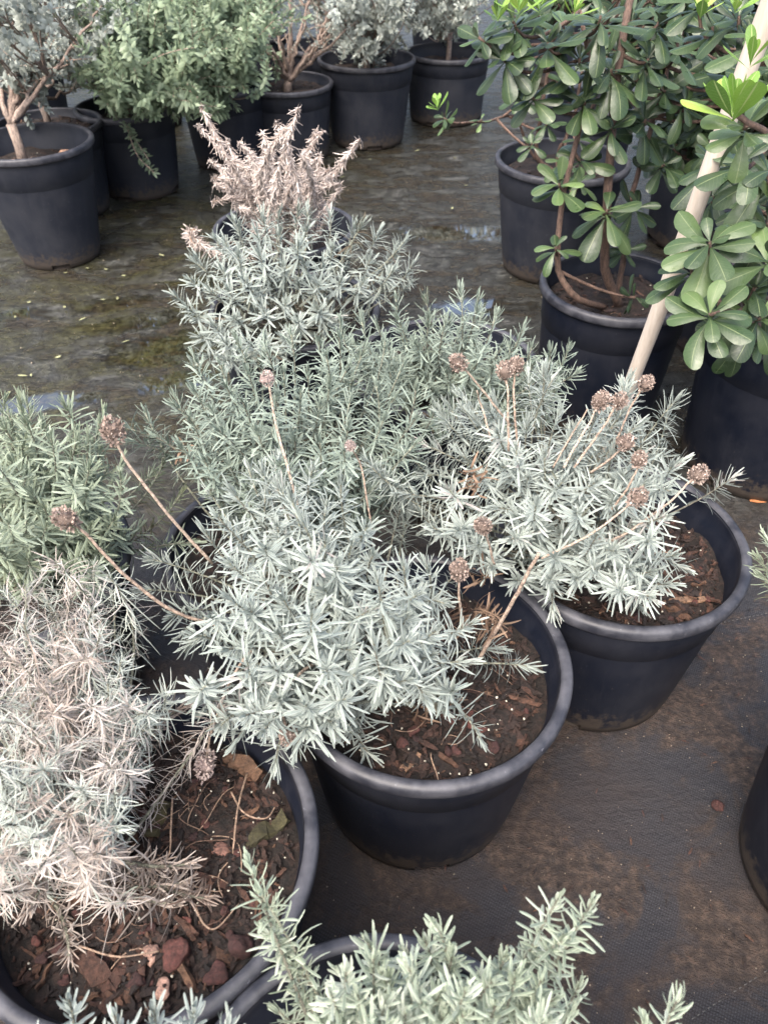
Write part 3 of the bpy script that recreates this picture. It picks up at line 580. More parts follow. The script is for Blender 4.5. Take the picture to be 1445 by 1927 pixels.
# ---- R: right edge ; S, T: below the frame, only sprigs reach in
lavender(.70, .50, 'lavender pot at the right edge with green wispy sprigs reaching over its rim', None, (.76, .5, .02), (.15, .16, .15), 0, M_lav_c, back=25, inner=25, seed=91, L=.034, W=.0028, gap=.007, leafy=.1, curl=(-.3, .3), vc=.5, ang=(20, 60),
  extra=[(1440, 1010, .12, (-.4, .6, .7)), (1425, 1050, .1, (-.8, .3, .4)), (1430, 1085, .08, (-.8, .1, .3)), (1490, 1020, .14, (0, .4, 1)), (1520, 1080, .16, (0, .1, 1)), (1540, 1150, .12, (.1, 0, 1)), (1500, 1110, .1, (-.3, .2, .8))], pk=dict(nchip=20, rot=.1))
lavender(.43, -.03, 'lavender below the bottom edge at right, only one pale sprig tip showing', None, (.43, -.06, .0), (.16, .12, .13), 0, M_lav_c, back=0, inner=34, seed=92, L=.031, W=.003, gap=.0065, leafy=.11, vc=.8, ang=(18, 72), curl=(-.3, .15),
  extra=[(1275, 1880, .16, (.1, .4, 1)), (1215, 1925, .12, (-.2, .4, .9)), (1300, 1990, .14, (.1, .1, 1)), (1200, 2050, .14, (-.1, 0, 1)), (1350, 2080, .14, (.1, 0, 1))], pk=dict(nchip=0))
lavender(-.40, -.03, 'lavender cut by the bottom edge at left, only pale shoot tips showing', None, (-.40, -.06, .0), (.16, .12, .13), 0, M_lav, back=0, inner=34, seed=93, L=.031, W=.003, gap=.0065, leafy=.1, vc=.7, ang=(18, 72), curl=(-.3, .15),
  extra=[(130, 1880, .15, (-.1, .4, 1)), (215, 1910, .14, (0, .4, 1)), (290, 1900, .14, (0, .4, 1)), (365, 1900, .14, (.2, .4, 1)), (430, 1925, .12, (.3, .4, .8)), (170, 1960, .14, (0, .2, 1)), (260, 1960, .15, (0, .2, 1)), (340, 1960, .15, (0, .2, 1)), (60, 1960, .14, (0, .2, 1))], pk=dict(nchip=0))

# ------------------------------------------------------------------ dead bush G
root, rt, rs = potted(-.28, 2.149, 'dead beige bush with shrivelled curling branches in a black pot behind the lavenders', kind='dead_bush', cat='dead plant', far=True, nchip=40, soil=.07, seed=5)
q = np.random.RandomState(5); lv = Leaves('linear', .5); st = Bag()
tips = []
for (px, py, z, d) in [(378, 200, .36, (-1, .3, .6)), (372, 235, .3, (-1, .2, .7)), (562, 203, .4, (.3, .2, 1)), (520, 228, .36, (0, .2, 1)), (540, 240, .36, (.1, .2, 1)), (678, 262, .28, (.9, .3, .7)), (603, 290, .25, (.3, 0, 1)), (495, 250, .32, (-.2, .1, 1)), (400, 335, .2, (-1, -.2, .4)), (400, 380, .14, (-1, -.3, .1)), (640, 345, .2, (.9, -.1, .5)), (360, 440, .08, (-.8, -.2, .5)), (430, 300, .25, (-.8, 0, .6)), (450, 270, .28, (-.6, 0, .8)), (590, 330, .22, (.5, -.2, .8)), (530, 300, .28, (0, -.1, 1)), (560, 330, .25, (.1, -.3, 1)), (480, 330, .22, (-.3, -.3, .9)), (510, 350, .18, (-.1, -.5, .8)), (440, 350, .16, (-.6, -.4, .6)), (610, 380, .12, (.6, -.4, .5)), (570, 290, .3, (.2, 0, 1)), (620, 320, .22, (.7, 0, .7)), (470, 290, .28, (-.4, 0, 1)), (540, 380, .12, (.1, -.8, .5))]:
    tips.append((at(px, py, z), nz(d)))
tips += dome_tips([(400, 340), (440, 290), (520, 260), (600, 280), (650, 340), (640, 400), (560, 410), (440, 400)], (-.27, 2.12, .03), (.24, .2, .25), 34, q, 6, 12, .4)
shoots(tips, rt, lv, st, q, L=.019, W=.0034, gap=.0045, leafy=.36, nper=4, ax=4, ang=(50, 115), curl=(.4, .8), cv=.7, droop=.25, vc=.62, vs_=.5, tw=.7, sr=.0014, old=.1, jit=.3)
t0 = tips[11]; P = spline([at(430, 455, -.02), at(395, 468, .02), at(365, 458, .05), at(357, 435, .07), at(368, 432, .08)], 30)
for a in P: 
    n = 7; d = nz(q.normal(0, 1, (n, 3)) + [0, 0, -.8]); lv.add(a, d, nz(q.normal(0, 1, (n, 3))), .02 * q.uniform(.5, 1.1, n), .0035, q.uniform(.2, 1.2, n), q.uniform(.3, .9, n))
tube(st, np.vstack([[rt + [-.05, -.05, 0]], P]), .0025, 5)
lv.build('dead_foliage', M_dead, root); st.build('stems', M_twig, root)

# ------------------------------------------------------------------ shrubs of the back row
def shrub(cx, cy, label, limbs, mtl, seed, L=.022, W=.009, leafy=.25, twigs=10, tr=.012, wood=None, zr=0, R=.2, rb=.155, trunk=.1, soil=.06, rootoff=(0, 0), dens=1.0, crown=None, name='potted_shrub', gap=.011, wild=.35, roots=False, far=True, nchip=30):
    """limbs: list of (tip xyz-from-rim, n twigs, twig spread)"""
    q = np.random.RandomState(seed); root, rt, rs = potted(cx, cy, label, R=R, zr=zr, rb=rb, kind=name, cat='shrub', far=far, nchip=nchip, soil=soil, seed=seed, rot=q.rand())
    rt = rt + np.array([*rootoff, 0]); lv = Leaves('oval', .3); st = Bag(); fork = rt + np.array([q.normal(0, .01), q.normal(0, .01), trunk])
    b = Bag(); tube(b, np.array([rt - [0, 0, .02], rt + [0.002, 0, trunk * .5], fork]), [tr * 1.25, tr * 1.05, tr], 10, .5)
    if roots:
        for a in np.linspace(0, 6.28, 9)[:-1]:
            d = np.array([math.cos(a), math.sin(a), 0]); tube(b, [rt + [0, 0, .03], rt + d * .03 + [0, 0, .008], rt + d * .075 + [0, 0, .003], rt + d * .11 - [0, 0, .004]], [.006, .004, .0025, .001], 6, .9)
    AP = []
    for tip, n, sp in limbs:
        tip = np.array(tip, float) + [0, 0, G]; out = nz(tip - fork); c = fork + (tip - fork) * .45 + np.array([q.normal(0, .02), q.normal(0, .02), q.uniform(-.02, .04)])
        P = bez(fork, c, tip, 14); P[1:-1] += q.normal(0, .004, (12, 3)); tube(b, P, np.linspace(tr * .6, tr * .16, 14), 7, q.rand())
        tp = []
        for _ in range(int(n * dens)):
            p0 = P[q.randint(5, 14)]; d = nz(out * .6 + q.normal(0, 1, 3) * [1, 1, .8] + [0, 0, .25]); tp.append((p0, p0 + d * sp * q.uniform(.4, 1), nz(d + q.normal(0, wild, 3) + [0, 0, .1])))
        for p0, p1, d in tp: shoots([(p1, d)], p0, lv, st, q, L=L, W=W, gap=gap, leafy=leafy, nper=2, ax=1, ang=(30, 62), curl=(-.1, .35), vc=.5, vs_=.3, sr=.0018, tipL=.6, spread=.002)
        AP.append(P[5:])
        shoots([(tip + out * .05, out)], tip, lv, st, q, L=L, W=W, gap=gap, leafy=leafy, nper=2, ax=1, ang=(30, 62), vc=.55, sr=.0018, spread=.001)
    if crown:
        AP = np.concatenate(AP); poly, cen, rad, dmin, back, inner = crown
        for p1, d in dome_tips(poly or [(0, 0), (.1, 0), (0, .1)], cen, rad, dmin, q, back, inner, .2):
            if poly is None and p1[1] < 0: continue
            p0 = AP[np.argmin(np.linalg.norm(AP - p1, axis=1))]; d = nz(d + q.normal(0, .3, 3) + [0, 0, -.1 if p1[2] < cen[2] + G else .15])
            shoots([(p1, d)], p0, lv, st, q, L=L, W=W, gap=gap, leafy=leafy, nper=2, ax=1, ang=(30, 62), curl=(-.1, .35), vc=.55, vs_=.35, sr=.0018, tipL=.6, spread=.002)
    b.build('trunk', wood or M_pale, root); lv.build('foliage', mtl, root); st.build('twigs', wood or M_pale, root)
    return root
def ltip(px, py, z): p = at(px, py, z); return (p[0], p[1], z)
def lt(px, py, fw): p = dep(px, py, fw); return (p[0], p[1], p[2] - G)
# H: silver shrub with forked pale trunk, left edge
shrub(-1.168, 2.699, 'silver shrub with a pale forked trunk in the foremost pot at upper left',
  [(lt(-40, 120, 2.6), 14, .2), (lt(-10, 40, 2.6), 16, .2), (lt(30, 80, 2.5), 16, .16), (lt(60, 10, 2.6), 18, .2), (lt(30, -60, 2.5), 16, .25), (lt(110, 110, 2.55), 12, .12), (lt(195, 10, 2.5), 8, .13), (lt(80, 160, 2.65), 8, .08), (lt(150, -50, 2.7), 18, .2), (lt(-60, -30, 2.5), 16, .25)],
  M_grey, 101, crown=([(-60, -60), (150, -60), (120, 60), (95, 120), (40, 130), (-60, 140)], (-1.25, 2.6, .6), (.38, .3, .42), 34, 8, 4), L=.03, W=.014, leafy=.14, tr=.015, zr=.065, rb=.135, R=.205, trunk=.13, soil=.075, rootoff=(-.03, -.02), roots=True, gap=.012)
# I: behind H
shrub(-1.268, 3.140, 'grey shrub tucked behind the forked trunk shrub, dry litter on its soil',
  [(lt(150, 90, 3.1), 18, .2), (lt(190, 60, 3.0), 18, .2), (lt(110, 40, 3.1), 18, .2), (lt(200, -20, 3.1), 18, .22), (lt(60, 60, 3.2), 14, .2), (lt(170, 150, 3.1), 10, .12)],
  M_grey, 102, crown=([(100, -40), (240, -40), (240, 60), (190, 140), (120, 120)], (-1.15, 3.2, .35), (.32, .3, .35), 20, 16, 14), L=.026, W=.011, leafy=.16, soil=.03, nchip=324)
# M: greenest, drooping
shrub(-1.032, 3.365, 'drooping grey green shrub with one long branch hanging over its dark pot',
  [(lt(230, 60, 3.1), 24, .24), (lt(280, 110, 3.0), 26, .2), (lt(330, 150, 3.0), 24, .18), (lt(230, 150, 3.0), 20, .16), (lt(300, 10, 3.1), 24, .25), (lt(260, 200, 2.95), 12, .12), (lt(200, -30, 3.2), 20, .25), (lt(180, 120, 3.1), 16, .14)],
  M_green, 103, crown=([(130, -60), (440, -60), (440, 190), (380, 215), (330, 225), (250, 215), (200, 200), (140, 150)], (-.95, 3.2, .17), (.46, .36, .33), 25, 30, 22), L=.044, W=.0125, leafy=.26, gap=.0155, wild=.7)
q = np.random.RandomState(9); r = bpy.data.objects['potted_shrub.002'] if 'potted_shrub.002' in bpy.data.objects else None
lv = Leaves('oval', .3); st = Bag()
for P in ([lt(225, 190, 3.0), lt(240, 240, 2.93), lt(258, 290, 2.9), lt(290, 325, 2.88)], [lt(225, 190, 3.0), lt(238, 230, 2.95), lt(255, 262, 2.92), lt(280, 300, 2.9)], [lt(200, 180, 3.0), lt(215, 200, 2.95), lt(222, 230, 2.93)]):
    P = spline(np.array(P) + [0, 0, G], 26); tube(st, P, .0022, 5)
    for k in range(1, 26):
        T = nz(P[k] - P[k - 1]); a, b = frame(T); n = 3; az = q.uniform(0, 6.28, n); rr = np.cos(az)[:, None] * a + np.sin(az)[:, None] * b; d = nz(T * .6 + rr)
        lv.add(P[k], d, nz(T - rr * .6), .028 * q.uniform(.6, 1.1, n), .009, q.uniform(0, .3, n), q.uniform(.4, .9, n))
b_ = st.build('hanging_branch', M_pale, r); lv.build('leaves', M_green, b_)
# N: beside M
shrub(-.70, 3.72, 'grey green shrub whose foliage hangs over the dark pot left of the bare-stemmed bush',
  [(lt(380, 60, 3.35), 26, .24), (lt(430, 100, 3.25), 26, .2), (lt(470, 70, 3.3), 24, .2), (lt(360, 130, 3.2), 26, .2), (lt(420, 160, 3.2), 20, .14), (lt(400, -10, 3.5), 24, .25), (lt(480, 10, 3.4), 22, .24), (lt(345, 0, 3.4), 24, .25), (lt(400, 180, 3.15), 14, .1)],
  M_green, 104, crown=([(330, -60), (520, -60), (520, 100), (500, 130), (470, 190), (440, 225), (340, 215)], (-.64, 3.42, .2), (.36, .34, .34), 25, 26, 18), L=.044, W=.0125, leafy=.26, gap=.0155, wild=.7)
# L: bare stems
shrub(-.431, 3.820, 'bare tan stemmed bush with few leaves at its top, upper left of centre',
  [(lt(470, 30, 3.3), 3, .16), (lt(500, -10, 3.3), 3, .18), (lt(535, -60, 3.3), 4, .18), (lt(590, -20, 3.25), 4, .16), (lt(660, 50, 3.2), 5, .12), (lt(640, -20, 3.25), 6, .16), (lt(575, 40, 3.2), 3, .14), (lt(440, -20, 3.3), 5, .18), (lt(612, 60, 3.2), 4, .12), (lt(525, 60, 3.2), 2, .12), (lt(690, 10, 3.3), 6, .15), (lt(455, 90, 3.25), 2, .08), (lt(550, -30, 3.2), 3, .15), (lt(500, 70, 3.2), 2, .1)],
  M_grey, 105, L=.02, W=.009, leafy=.08, zr=-.02, R=.205, rb=.17, trunk=.04, tr=.019, gap=.022, soil=.035, wood=M_pale)
# O, P and beyond
shrub(-.08, 4.034, 'grey shrub with drooping sprays in the pot right of the bare stemmed bush',
  [(lt(690, 60, 3.8), 22, .2), (lt(650, 30, 3.8), 20, .2), (lt(720, 100, 3.7), 18, .15), (lt(740, 40, 3.8), 20, .2), (lt(700, 150, 3.65), 10, .12), (lt(660, 90, 3.75), 16, .15), (lt(700, -30, 3.9), 20, .25)],
  M_grey, 106, crown=([(600, -60), (790, -60), (770, 60), (750, 90), (700, 130), (640, 120), (620, 60)], (-.08, 4.0, .3), (.36, .34, .3), 15, 40, 40), L=.03, W=.012, leafy=.14, zr=.03, R=.225, rb=.17)
shrub(.323, 4.413, 'low silver shrub at the top edge, just left of the glossy leaved shrubs',
  [(lt(790, 40, 4.2), 18, .18), (lt(830, 20, 4.2), 18, .18), (lt(800, -20, 4.2), 18, .2), (lt(860, 50, 4.2), 14, .15), (lt(870, -10, 4.3), 16, .2)], M_grey, 107, crown=([(740, -60), (900, -60), (900, 50), (860, 70), (790, 70)], (.3, 4.4, .28), (.36, .3, .28), 15, 30, 30), L=.034, W=.013, leafy=.12, zr=-.02, R=.215, rb=.185)
far_pots = [(-.3, 4.45), (-2.0, 3.5), (-1.75, 4.2), (-1.2, 4.3), (-.7, 4.75), (-.15, 5.0), (-2.3, 4.9), (-1.5, 5.2), (.35, 5.5), (-.9, 5.9), (.95, 5.2)]
for i, (x, y) in enumerate(far_pots):
    q = np.random.RandomState(200 + i); limbs = [((x + q.uniform(-.3, .3), y + q.uniform(-.3, .2), q.uniform(.25, .75)), 14, .25) for _ in range(8)]
    lab = ['shrub in the second row directly behind the bare stems', 'grey shrub beyond the upper left pots, furthest left', 'silver shrub in the second row behind the forked-trunk shrub', 'grey green shrub in the second row behind the drooping shrub', 'shrub in the third row behind the bare-stemmed bush', 'shrub in the second row behind the top centre pot', 'shrub in the far left corner of the back rows', 'shrub in the last row at left', 'shrub in the last row behind the low silver shrub', 'shrub in the last row near the centre', 'shrub in the last row behind the glossy-leaved shrubs'][i]
    shrub(x, y, lab, limbs, (M_grey, M_green)[i % 2], 200 + i, crown=(None, (x, y, .36), (.45, .38, .44), 9, 70, 60), L=.03, W=.013, leafy=.2, gap=.016)

# ------------------------------------------------------------------ glossy-leaved shrubs, right
def limb(b, pts, r0, r1, q, v=.5):
    P = spline(pts, 20); P[1:-1] += q.normal(0, .0012, (18, 3)); tube(b, P, np.linspace(r0, r1, 20), 9, v); return P
def glossy(cx, cy, label, seed, trunks, whorls, newg=(), fill=None, pk=None, L0=.085):
    pk = pk or {}; q = np.random.RandomState(seed); root, rt, rs = potted(cx, cy, label, kind='glossy_shrub', cat='shrub', seed=seed, **pk)
    lv = Leaves('obov', .28); nb_ = Leaves('obov', .22); b = Bag(); nodes = []
    for pts, r0, r1 in trunks:
        P = limb(b, [rt + np.array([q.normal(0, .012), q.normal(0, .012), -.01])] + [dep(*a) for a in pts], r0, r1, q, q.rand()); nodes += list(P[6:])
    nodes = np.array(nodes)
    def connect(p, ax):
        k = np.argmin(np.linalg.norm(nodes - p, axis=1) + .5 * np.maximum(0, nodes[:, 2] - p[2])); a = nodes[k]; Ln = np.linalg.norm(p - a)
        tube(b, bez(a, p - nz(ax) * Ln * .4, p, 8), np.linspace(.0042, .0026, 8), 7, .8)
    for (px, py, fw, n, L, ax, *o) in whorls:
        p = dep(px, py, fw); kw = o[0] if o else {}; connect(p, ax); whorl(lv, p, ax, n, L, q, **kw)
    if fill:
        cen, rad, n = fill; cen = np.array(cen) + [0, 0, G]
        for _ in range(n):
            d = nz(q.normal(0, 1, 3)); d[2] = abs(d[2]) * .9 - .15; p = cen + d * np.array(rad) * q.uniform(.55, 1); ax = nz(d + [0, -.15, .7] + q.normal(0, .25, 3)); connect(p, ax)
            whorl(lv, p, ax, q.randint(9, 14), L0 * q.uniform(.75, 1.1), q, v=q.uniform(.3, .55), hi=q.uniform(85, 110))
    b.build('trunk', M_wood, root); lv.build('foliage', M_pit, root); 
    for px, py, fw, n, L, ax in newg:
        nb_ = Leaves('obov', .22); whorl(nb_, dep(px, py, fw), ax, n, L, q, lo=20, hi=55, v=.5, W=.34, vs_=.25, curl=(-.1, .2))
        tag(nb_.build('new_growth', M_pitnew, root), 'bright yellow-green young leaves')
    return root
UP = (0, -.25, 1)
glossy(.556, 1.72, 'dark glossy shrub with three brown stems in the pot behind the wooden stake', 301,
  [([(1138, 500, 1.74), (1143, 380, 1.66), (1150, 250, 1.58), (1165, 120, 1.52), (1190, -20, 1.48), (1200, -100, 1.45)], .0115, .006), ([(1085, 560, 1.72), (1050, 500, 1.68), (1058, 380, 1.62), (1085, 260, 1.58), (1110, 150, 1.55), (1090, 20, 1.5)], .008, .004), ([(1170, 500, 1.8), (1185, 380, 1.75), (1215, 270, 1.7), (1250, 150, 1.62), (1290, 40, 1.6)], .0075, .004)],
  [(1150, 130, 1.50, 15, .105, (-.1, -.2, 1), dict(hi=125, lo=80, curl=(.15, .5))), (1142, 395, 1.62, 12, .105, (0, -.3, 1), dict(hi=120, lo=75, curl=(.1, .4), v=.6)), (1052, 345, 1.58, 10, .085, (-.2, -.3, 1), dict(v=.6)), (1045, 465, 1.62, 8, .06, (-.2, -.3, 1), dict(v=.6, hi=110)),
   (1030, 80, 1.45, 14, .09, (-.3, -.2, 1), dict(hi=120)), (1060, 50, 1.5, 12, .085, UP), (965, 40, 1.42, 14, .085, (-.5, -.2, 1), dict(v=.6)), (945, 110, 1.45, 13, .085, (-.6, -.4, .7), dict(hi=115)), (1000, 180, 1.5, 11, .08, (-.4, -.5, .7)), (1100, 190, 1.52, 11, .085, (0, -.5, .8)), (900, 70, 1.43, 10, .075, (-.8, -.2, .7)),
   (1220, 110, 1.5, 13, .085, (.2, -.3, 1)), (1240, 40, 1.48, 13, .085, (.1, -.2, 1)), (1215, 225, 1.6, 13, .09, (.3, -.4, .8), dict(hi=120, v=.3)), (1250, 310, 1.7, 12, .085, (.2, -.6, .7), dict(v=.25)), (1130, 30, 1.42, 12, .085, UP), (1150, 240, 1.55, 10, .085, (0, -.6, .7), dict(hi=125, v=.35)),
   (1180, 470, 1.75, 10, .07, (.5, -.4, .6), dict(v=.35)), (1195, 560, 1.7, 8, .065, (.6, -.5, .2), dict(v=.3)), (1200, 390, 1.72, 10, .08, (.5, -.5, .6), dict(v=.3)), (1090, 300, 1.6, 9, .08, (-.3, -.5, .7), dict(v=.4)), (1290, 190, 1.62, 12, .08, (.3, -.3, .9), dict(v=.3)), (1280, 90, 1.55, 12, .085, (.3, -.2, .9)), (1090, 110, 1.48, 10, .08, (-.1, -.3, 1))],
  newg=[(1100, 245, 1.7, 4, .045, (0, -.4, 1)), (1080, 20, 1.4, 7, .05, (0, 0, 1)), (935, 30, 1.38, 7, .045, (-.2, 0, 1)), (975, 15, 1.38, 9, .055, (-.2, -.1, 1)), (1015, 10, 1.4, 8, .05, (0, 0, 1))], fill=((.66, 1.95, .42), (.3, .25, .3), 34),
  pk=dict(R=.186, zr=.036, rb=.147, nchip=90, soil=.05, rot=.4, far=False))
glossy(.90, 1.50, 'nearest glossy shrub at the right edge, its broad leaves held over the stake', 302,
  [([(1400, 560, 1.45), (1440, 450, 1.35), (1470, 300, 1.25), (1460, 120, 1.15)], .011, .006), ([(1400, 600, 1.45), (1380, 520, 1.35), (1330, 470, 1.28)], .007, .004), ([(1450, 600, 1.4), (1450, 560, 1.3), (1390, 585, 1.2), (1345, 588, 1.12)], .006, .004), ([(1480, 600, 1.3), (1530, 430, 1.1), (1500, 300, .95), (1430, 245, .9), (1385, 215, .885)], .005, .0035)],
  [(1335, 590, 1.12, 15, .093, (-.3, -.3, .95), dict(hi=98, v=.6, lo=55, W=.4)), (1300, 505, 1.2, 11, .08, (-.3, -.2, 1), dict(v=.55)), (1420, 540, 1.2, 12, .085, (0, -.3, 1), dict(v=.5)), (1445, 420, 1.2, 12, .09, (0, -.3, 1), dict(v=.45)), (1345, 300, 1.35, 12, .085, (-.2, -.3, 1), dict(v=.35)), (1400, 300, 1.15, 9, .08, (-.2, -.3, 1), dict(v=.5)), (1335, 455, 1.14, 13, .086, (-.3, -.4, .8), dict(v=.68, W=.42)), (1430, 600, 1.2, 11, .085, (.0, -.6, .7), dict(v=.6, W=.42)), (1450, 490, 1.15, 9, .095, (0, -.6, .7), dict(v=.7, W=.44)), (1400, 240, .90, 11, .075, (-.35, -.4, .8), dict(v=.75, lo=70, hi=110, W=.42)), (1450, 320, 1.15, 10, .1, (-.1, -.5, .8), dict(v=.6)), (1420, 380, 1.35, 11, .09, (-.2, -.5, .8), dict(v=.4)),
   (1340, 370, 1.5, 12, .085, (-.2, -.5, .8), dict(v=.3)), (1440, 60, 1.15, 10, .09, (0, -.3, 1), dict(v=.65)), (1390, 30, 1.2, 11, .085, (-.2, -.3, 1)), (1340, 50, 1.25, 11, .085, (-.2, -.3, 1)), (1320, 0, 1.25, 10, .08, UP), (1400, 130, 1.3, 10, .08, UP, dict(v=.5)), (1390, 640, 1.35, 9, .07, (0, -.7, .5), dict(v=.35)), (1440, 640, 1.3, 9, .07, (0, -.7, .5), dict(v=.35))],
  L0=.075, fill=((.98, 1.45, .36), (.27, .2, .3), 42), newg=[(1415, 110, .98, 7, .055, (.1, .1, 1)), (1320, 20, 1.2, 7, .05, (0, 0, 1)), (1380, 200, .88, 13, .072, (-.15, .05, 1)), (1385, 10, 1.15, 7, .045, (0, 0, 1))],
  pk=dict(R=.205, zr=.065, rb=.16, nchip=60, soil=.05, rot=.55, far=False))
glossy(.575, 2.605, 'glossy shrub with one branch reaching left to bright green tips', 303,
  [([(1010, 290, 2.5), (1020, 200, 2.4), (1040, 80, 2.3)], .009, .005), ([(1000, 290, 2.5), (970, 222, 2.4), (920, 228, 2.3), (865, 232, 2.2)], .005, .003), ([(1050, 290, 2.5), (1080, 220, 2.4), (1100, 100, 2.3)], .008, .004)],
  [(835, 222, 2.15, 10, .07, (-.8, -.2, .6), dict(v=.6)), (905, 225, 2.25, 5, .05, (-.2, 0, 1), dict(v=.7)), (1000, 270, 2.3, 9, .06, (-.2, -.4, .8)), (1030, 230, 2.3, 10, .07, UP), (975, 180, 2.3, 10, .075, (-.4, -.3, .9)), (1060, 300, 2.3, 9, .07, UP, dict(v=.5)), (1090, 260, 2.3, 10, .07, UP), (1000, 100, 2.3, 11, .08, UP), (1090, 340, 2.2, 9, .07, UP, dict(v=.7)), (960, 60, 2.3, 10, .08, UP), (1060, 150, 2.3, 10, .08, UP)],
  newg=[(822, 200, 2.13, 9, .05, (-.4, 0, 1)), (1105, 240, 2.2, 5, .05, (0, -.3, 1))], fill=((.7, 2.6, .45), (.35, .25, .4), 30), pk=dict(R=.216, zr=.039, rb=.154, nchip=40, soil=.05, rot=.2, far=True))
bk = [(1.02, 2.08, 'dark glossy shrub filling the gap between the pale stake and the right edge', (.95, 1.95, .28), (.33, .28, .33), 90), (1.15, 2.85, 'glossy shrub deep in the right-hand row, behind the one filling the gap', (1.05, 2.7, .32), (.4, .3, .4), 80), (.85, 3.45, 'glossy shrub in the back of the right-hand row, next to the low silver shrub', (.85, 3.4, .35), (.42, .3, .5), 70), (1.65, 2.5, 'glossy shrub past the right edge, only its outer leaves showing', (1.6, 2.4, .4), (.4, .3, .45), 50), (1.5, 3.6, 'glossy shrub in the furthest right-hand row', (1.5, 3.6, .35), (.45, .3, .5), 50)]
for i, (x, y, lab, c_, r_, n) in enumerate(bk):
    p = np.array([x, y, G]); root_tr = []
    d = lambda X_, Y_, Z_: None
    def inv(X_, Y_, Z_):
        v = np.array([X_, Y_, Z_]) - CAM; fw = v[1] * cp - v[2] * sp_; up = v[1] * sp_ + v[2] * cp; return (722.5 + FPX * v[0] / fw, 963.5 - FPX * up / fw, fw)
    tr = [([inv(x + a * .3, y - .02, G + .2), inv(x + a, y - .05, G + .4), inv(x + a * 1.5, y - .05, G + .7)], .009, .004) for a in (-.12, 0, .13)]
    glossy(x, y, lab, 310 + i, tr, [], fill=(c_, r_, n), pk=dict(nchip=20, far=True, soil=.05), L0=.095)

# ------------------------------------------------------------------ wooden stake
m = mat('peeled_wood', .6, .4); gg = objc(m); mp = N(m, 'ShaderNodeMapping'); mp.inputs['Scale'].default_value = (1, 1, .06); lk(m, gg, mp.inputs[0])
n1 = noise(m, 140, 6, .6, mp.outputs[0]); n2 = noise(m, 22, 4, .6, gg)
c = ramp(m, [(.3, (.42, .355, .29)), (.7, (.55, .49, .42))], n1.outputs[0]).outputs[0]; c = mixc(m, ramp(m, [(.66, (0, 0, 0)), (.72, (.7, .7, .7))], n2.outputs[0]).outputs[0], c, (.2, .14, .1)); lk(m, c, bsdf(m).inputs['Base Color']); bump(m, n1.outputs[0], .2, .002)
p1 = dep(1187, 720, 1.55); p2 = dep(1432, 60, 1.04); d = nz(p2 - p1); p0 = p1 + d * ((0 - p1[2]) / d[2]); p3 = p2 + d * .35
Ls = np.linalg.norm(p3 - p0); ts = np.linspace(0, Ls, 26); b = Bag(); a_, b_ = frame(d)
P = np.array([d * t + a_ * .0015 * math.sin(t * 9) for t in ts]); tube(b, P, 0.0145 + .0006 * np.sin(ts * 14), 20)
o = b.build('wooden_stake', m, loc=tuple(p0)); tag(o, 'pale round wooden stake leaning up to the right beside the glossy-leaved shrub', 'stake')

# ------------------------------------------------------------------ loose pieces on soil
def loose(name, V, F, mtl, v, loc, label, cat, group=None, smooth=False):
    b = Bag(); b.add(V, F, v); o = b.build(name, mtl, loc=tuple(map(float, loc)), smooth=smooth); tag(o, label, cat, group); return o
def on_soil(px, py, soil, up=.003): p = at(px, py, -soil + up); return p
q = np.random.RandomState(77)
def scatter(poly, soil, nst, nch, where):
    k = 0; xs = [p[0] for p in poly]; ys = [p[1] for p in poly]
    while k < nst + nch:
        x, y = q.uniform(min(xs), max(xs)), q.uniform(min(ys), max(ys))
        if not inpoly(x, y, poly): continue
        if k < nst:
            r = q.uniform(.004, .009); V, F = stone(r, q, 14, 10); loose('lava_stone', V @ rotm(q, 1).T, F, M_lava, q.uniform(.1, .85), on_soil(x, y, soil, r * .45), 'small red brown lava stone on the soil of the ' + where, 'stone', 'lava stones in the ' + where, True)
        else:
            L = q.uniform(.02, .045); V, F = chip(L, L * q.uniform(.12, .26), q.uniform(.005, .009), q, q.rand() < .6); loose('bark_chip', V @ rotm(q, .2).T, F, M_bark, q.uniform(.15, .85), on_soil(x, y, soil, .006), 'splintered brown bark chip on the soil of the ' + where, 'bark chip', 'bark chips in the ' + where)
        k += 1
polyD = [(300, 1420), (430, 1440), (530, 1530), (550, 1620), (500, 1720), (400, 1790), (330, 1860), (200, 1890), (60, 1840), (40, 1760), (180, 1700), (330, 1700), (260, 1600), (240, 1500)]
scatter(polyD, .06, 34, 26, 'lower left pot')
scatter([(760, 1330), (900, 1330), (1000, 1240), (1000, 1340), (930, 1420), (800, 1445), (730, 1420)], .055, 14, 12, 'centre foreground pot')
scatter([(1290, 1010), (1340, 1080), (1345, 1130), (1280, 1165), (1150, 1165), (1230, 1150), (1290, 1110)], .055, 9, 12, 'pot right of centre')
def bigchip(px, py, L, Wd, T, rot, mtl, v, label, soil=.06, name='wood_chunk'):
    V, F = chip(L, Wd, T, q, True); a = math.radians(rot); Rm = np.array([[math.cos(a), -math.sin(a), 0], [math.sin(a), math.cos(a), 0], [0, 0, 1]]); loose(name, V @ Rm.T, F, mtl, v, on_soil(px, py, soil, T * .4), label, 'wood piece')
bigchip(500, 1565, .06, .02, .016, 38, M_mosswood, .5, 'mossy green wood chunk near the right wall of the lower left pot')
bigchip(298, 1540, .048, .019, .014, 80, M_mosswood, .9, 'ochre-green flat bark piece just right of the dry lavender')
bigchip(455, 1440, .055, .02, .016, -30, M_bark, .9, 'frayed orange-brown wood chunk at the back of the lower left pot')
bigchip(170, 1815, .075, .026, .014, -35, M_bark, .62, 'widest flat reddish bark slab at the front of the lower left pot')
bigchip(218, 1850, .055, .018, .01, 75, M_bark, .6, 'grey-brown upright-lying bark strip beside the widest slab')
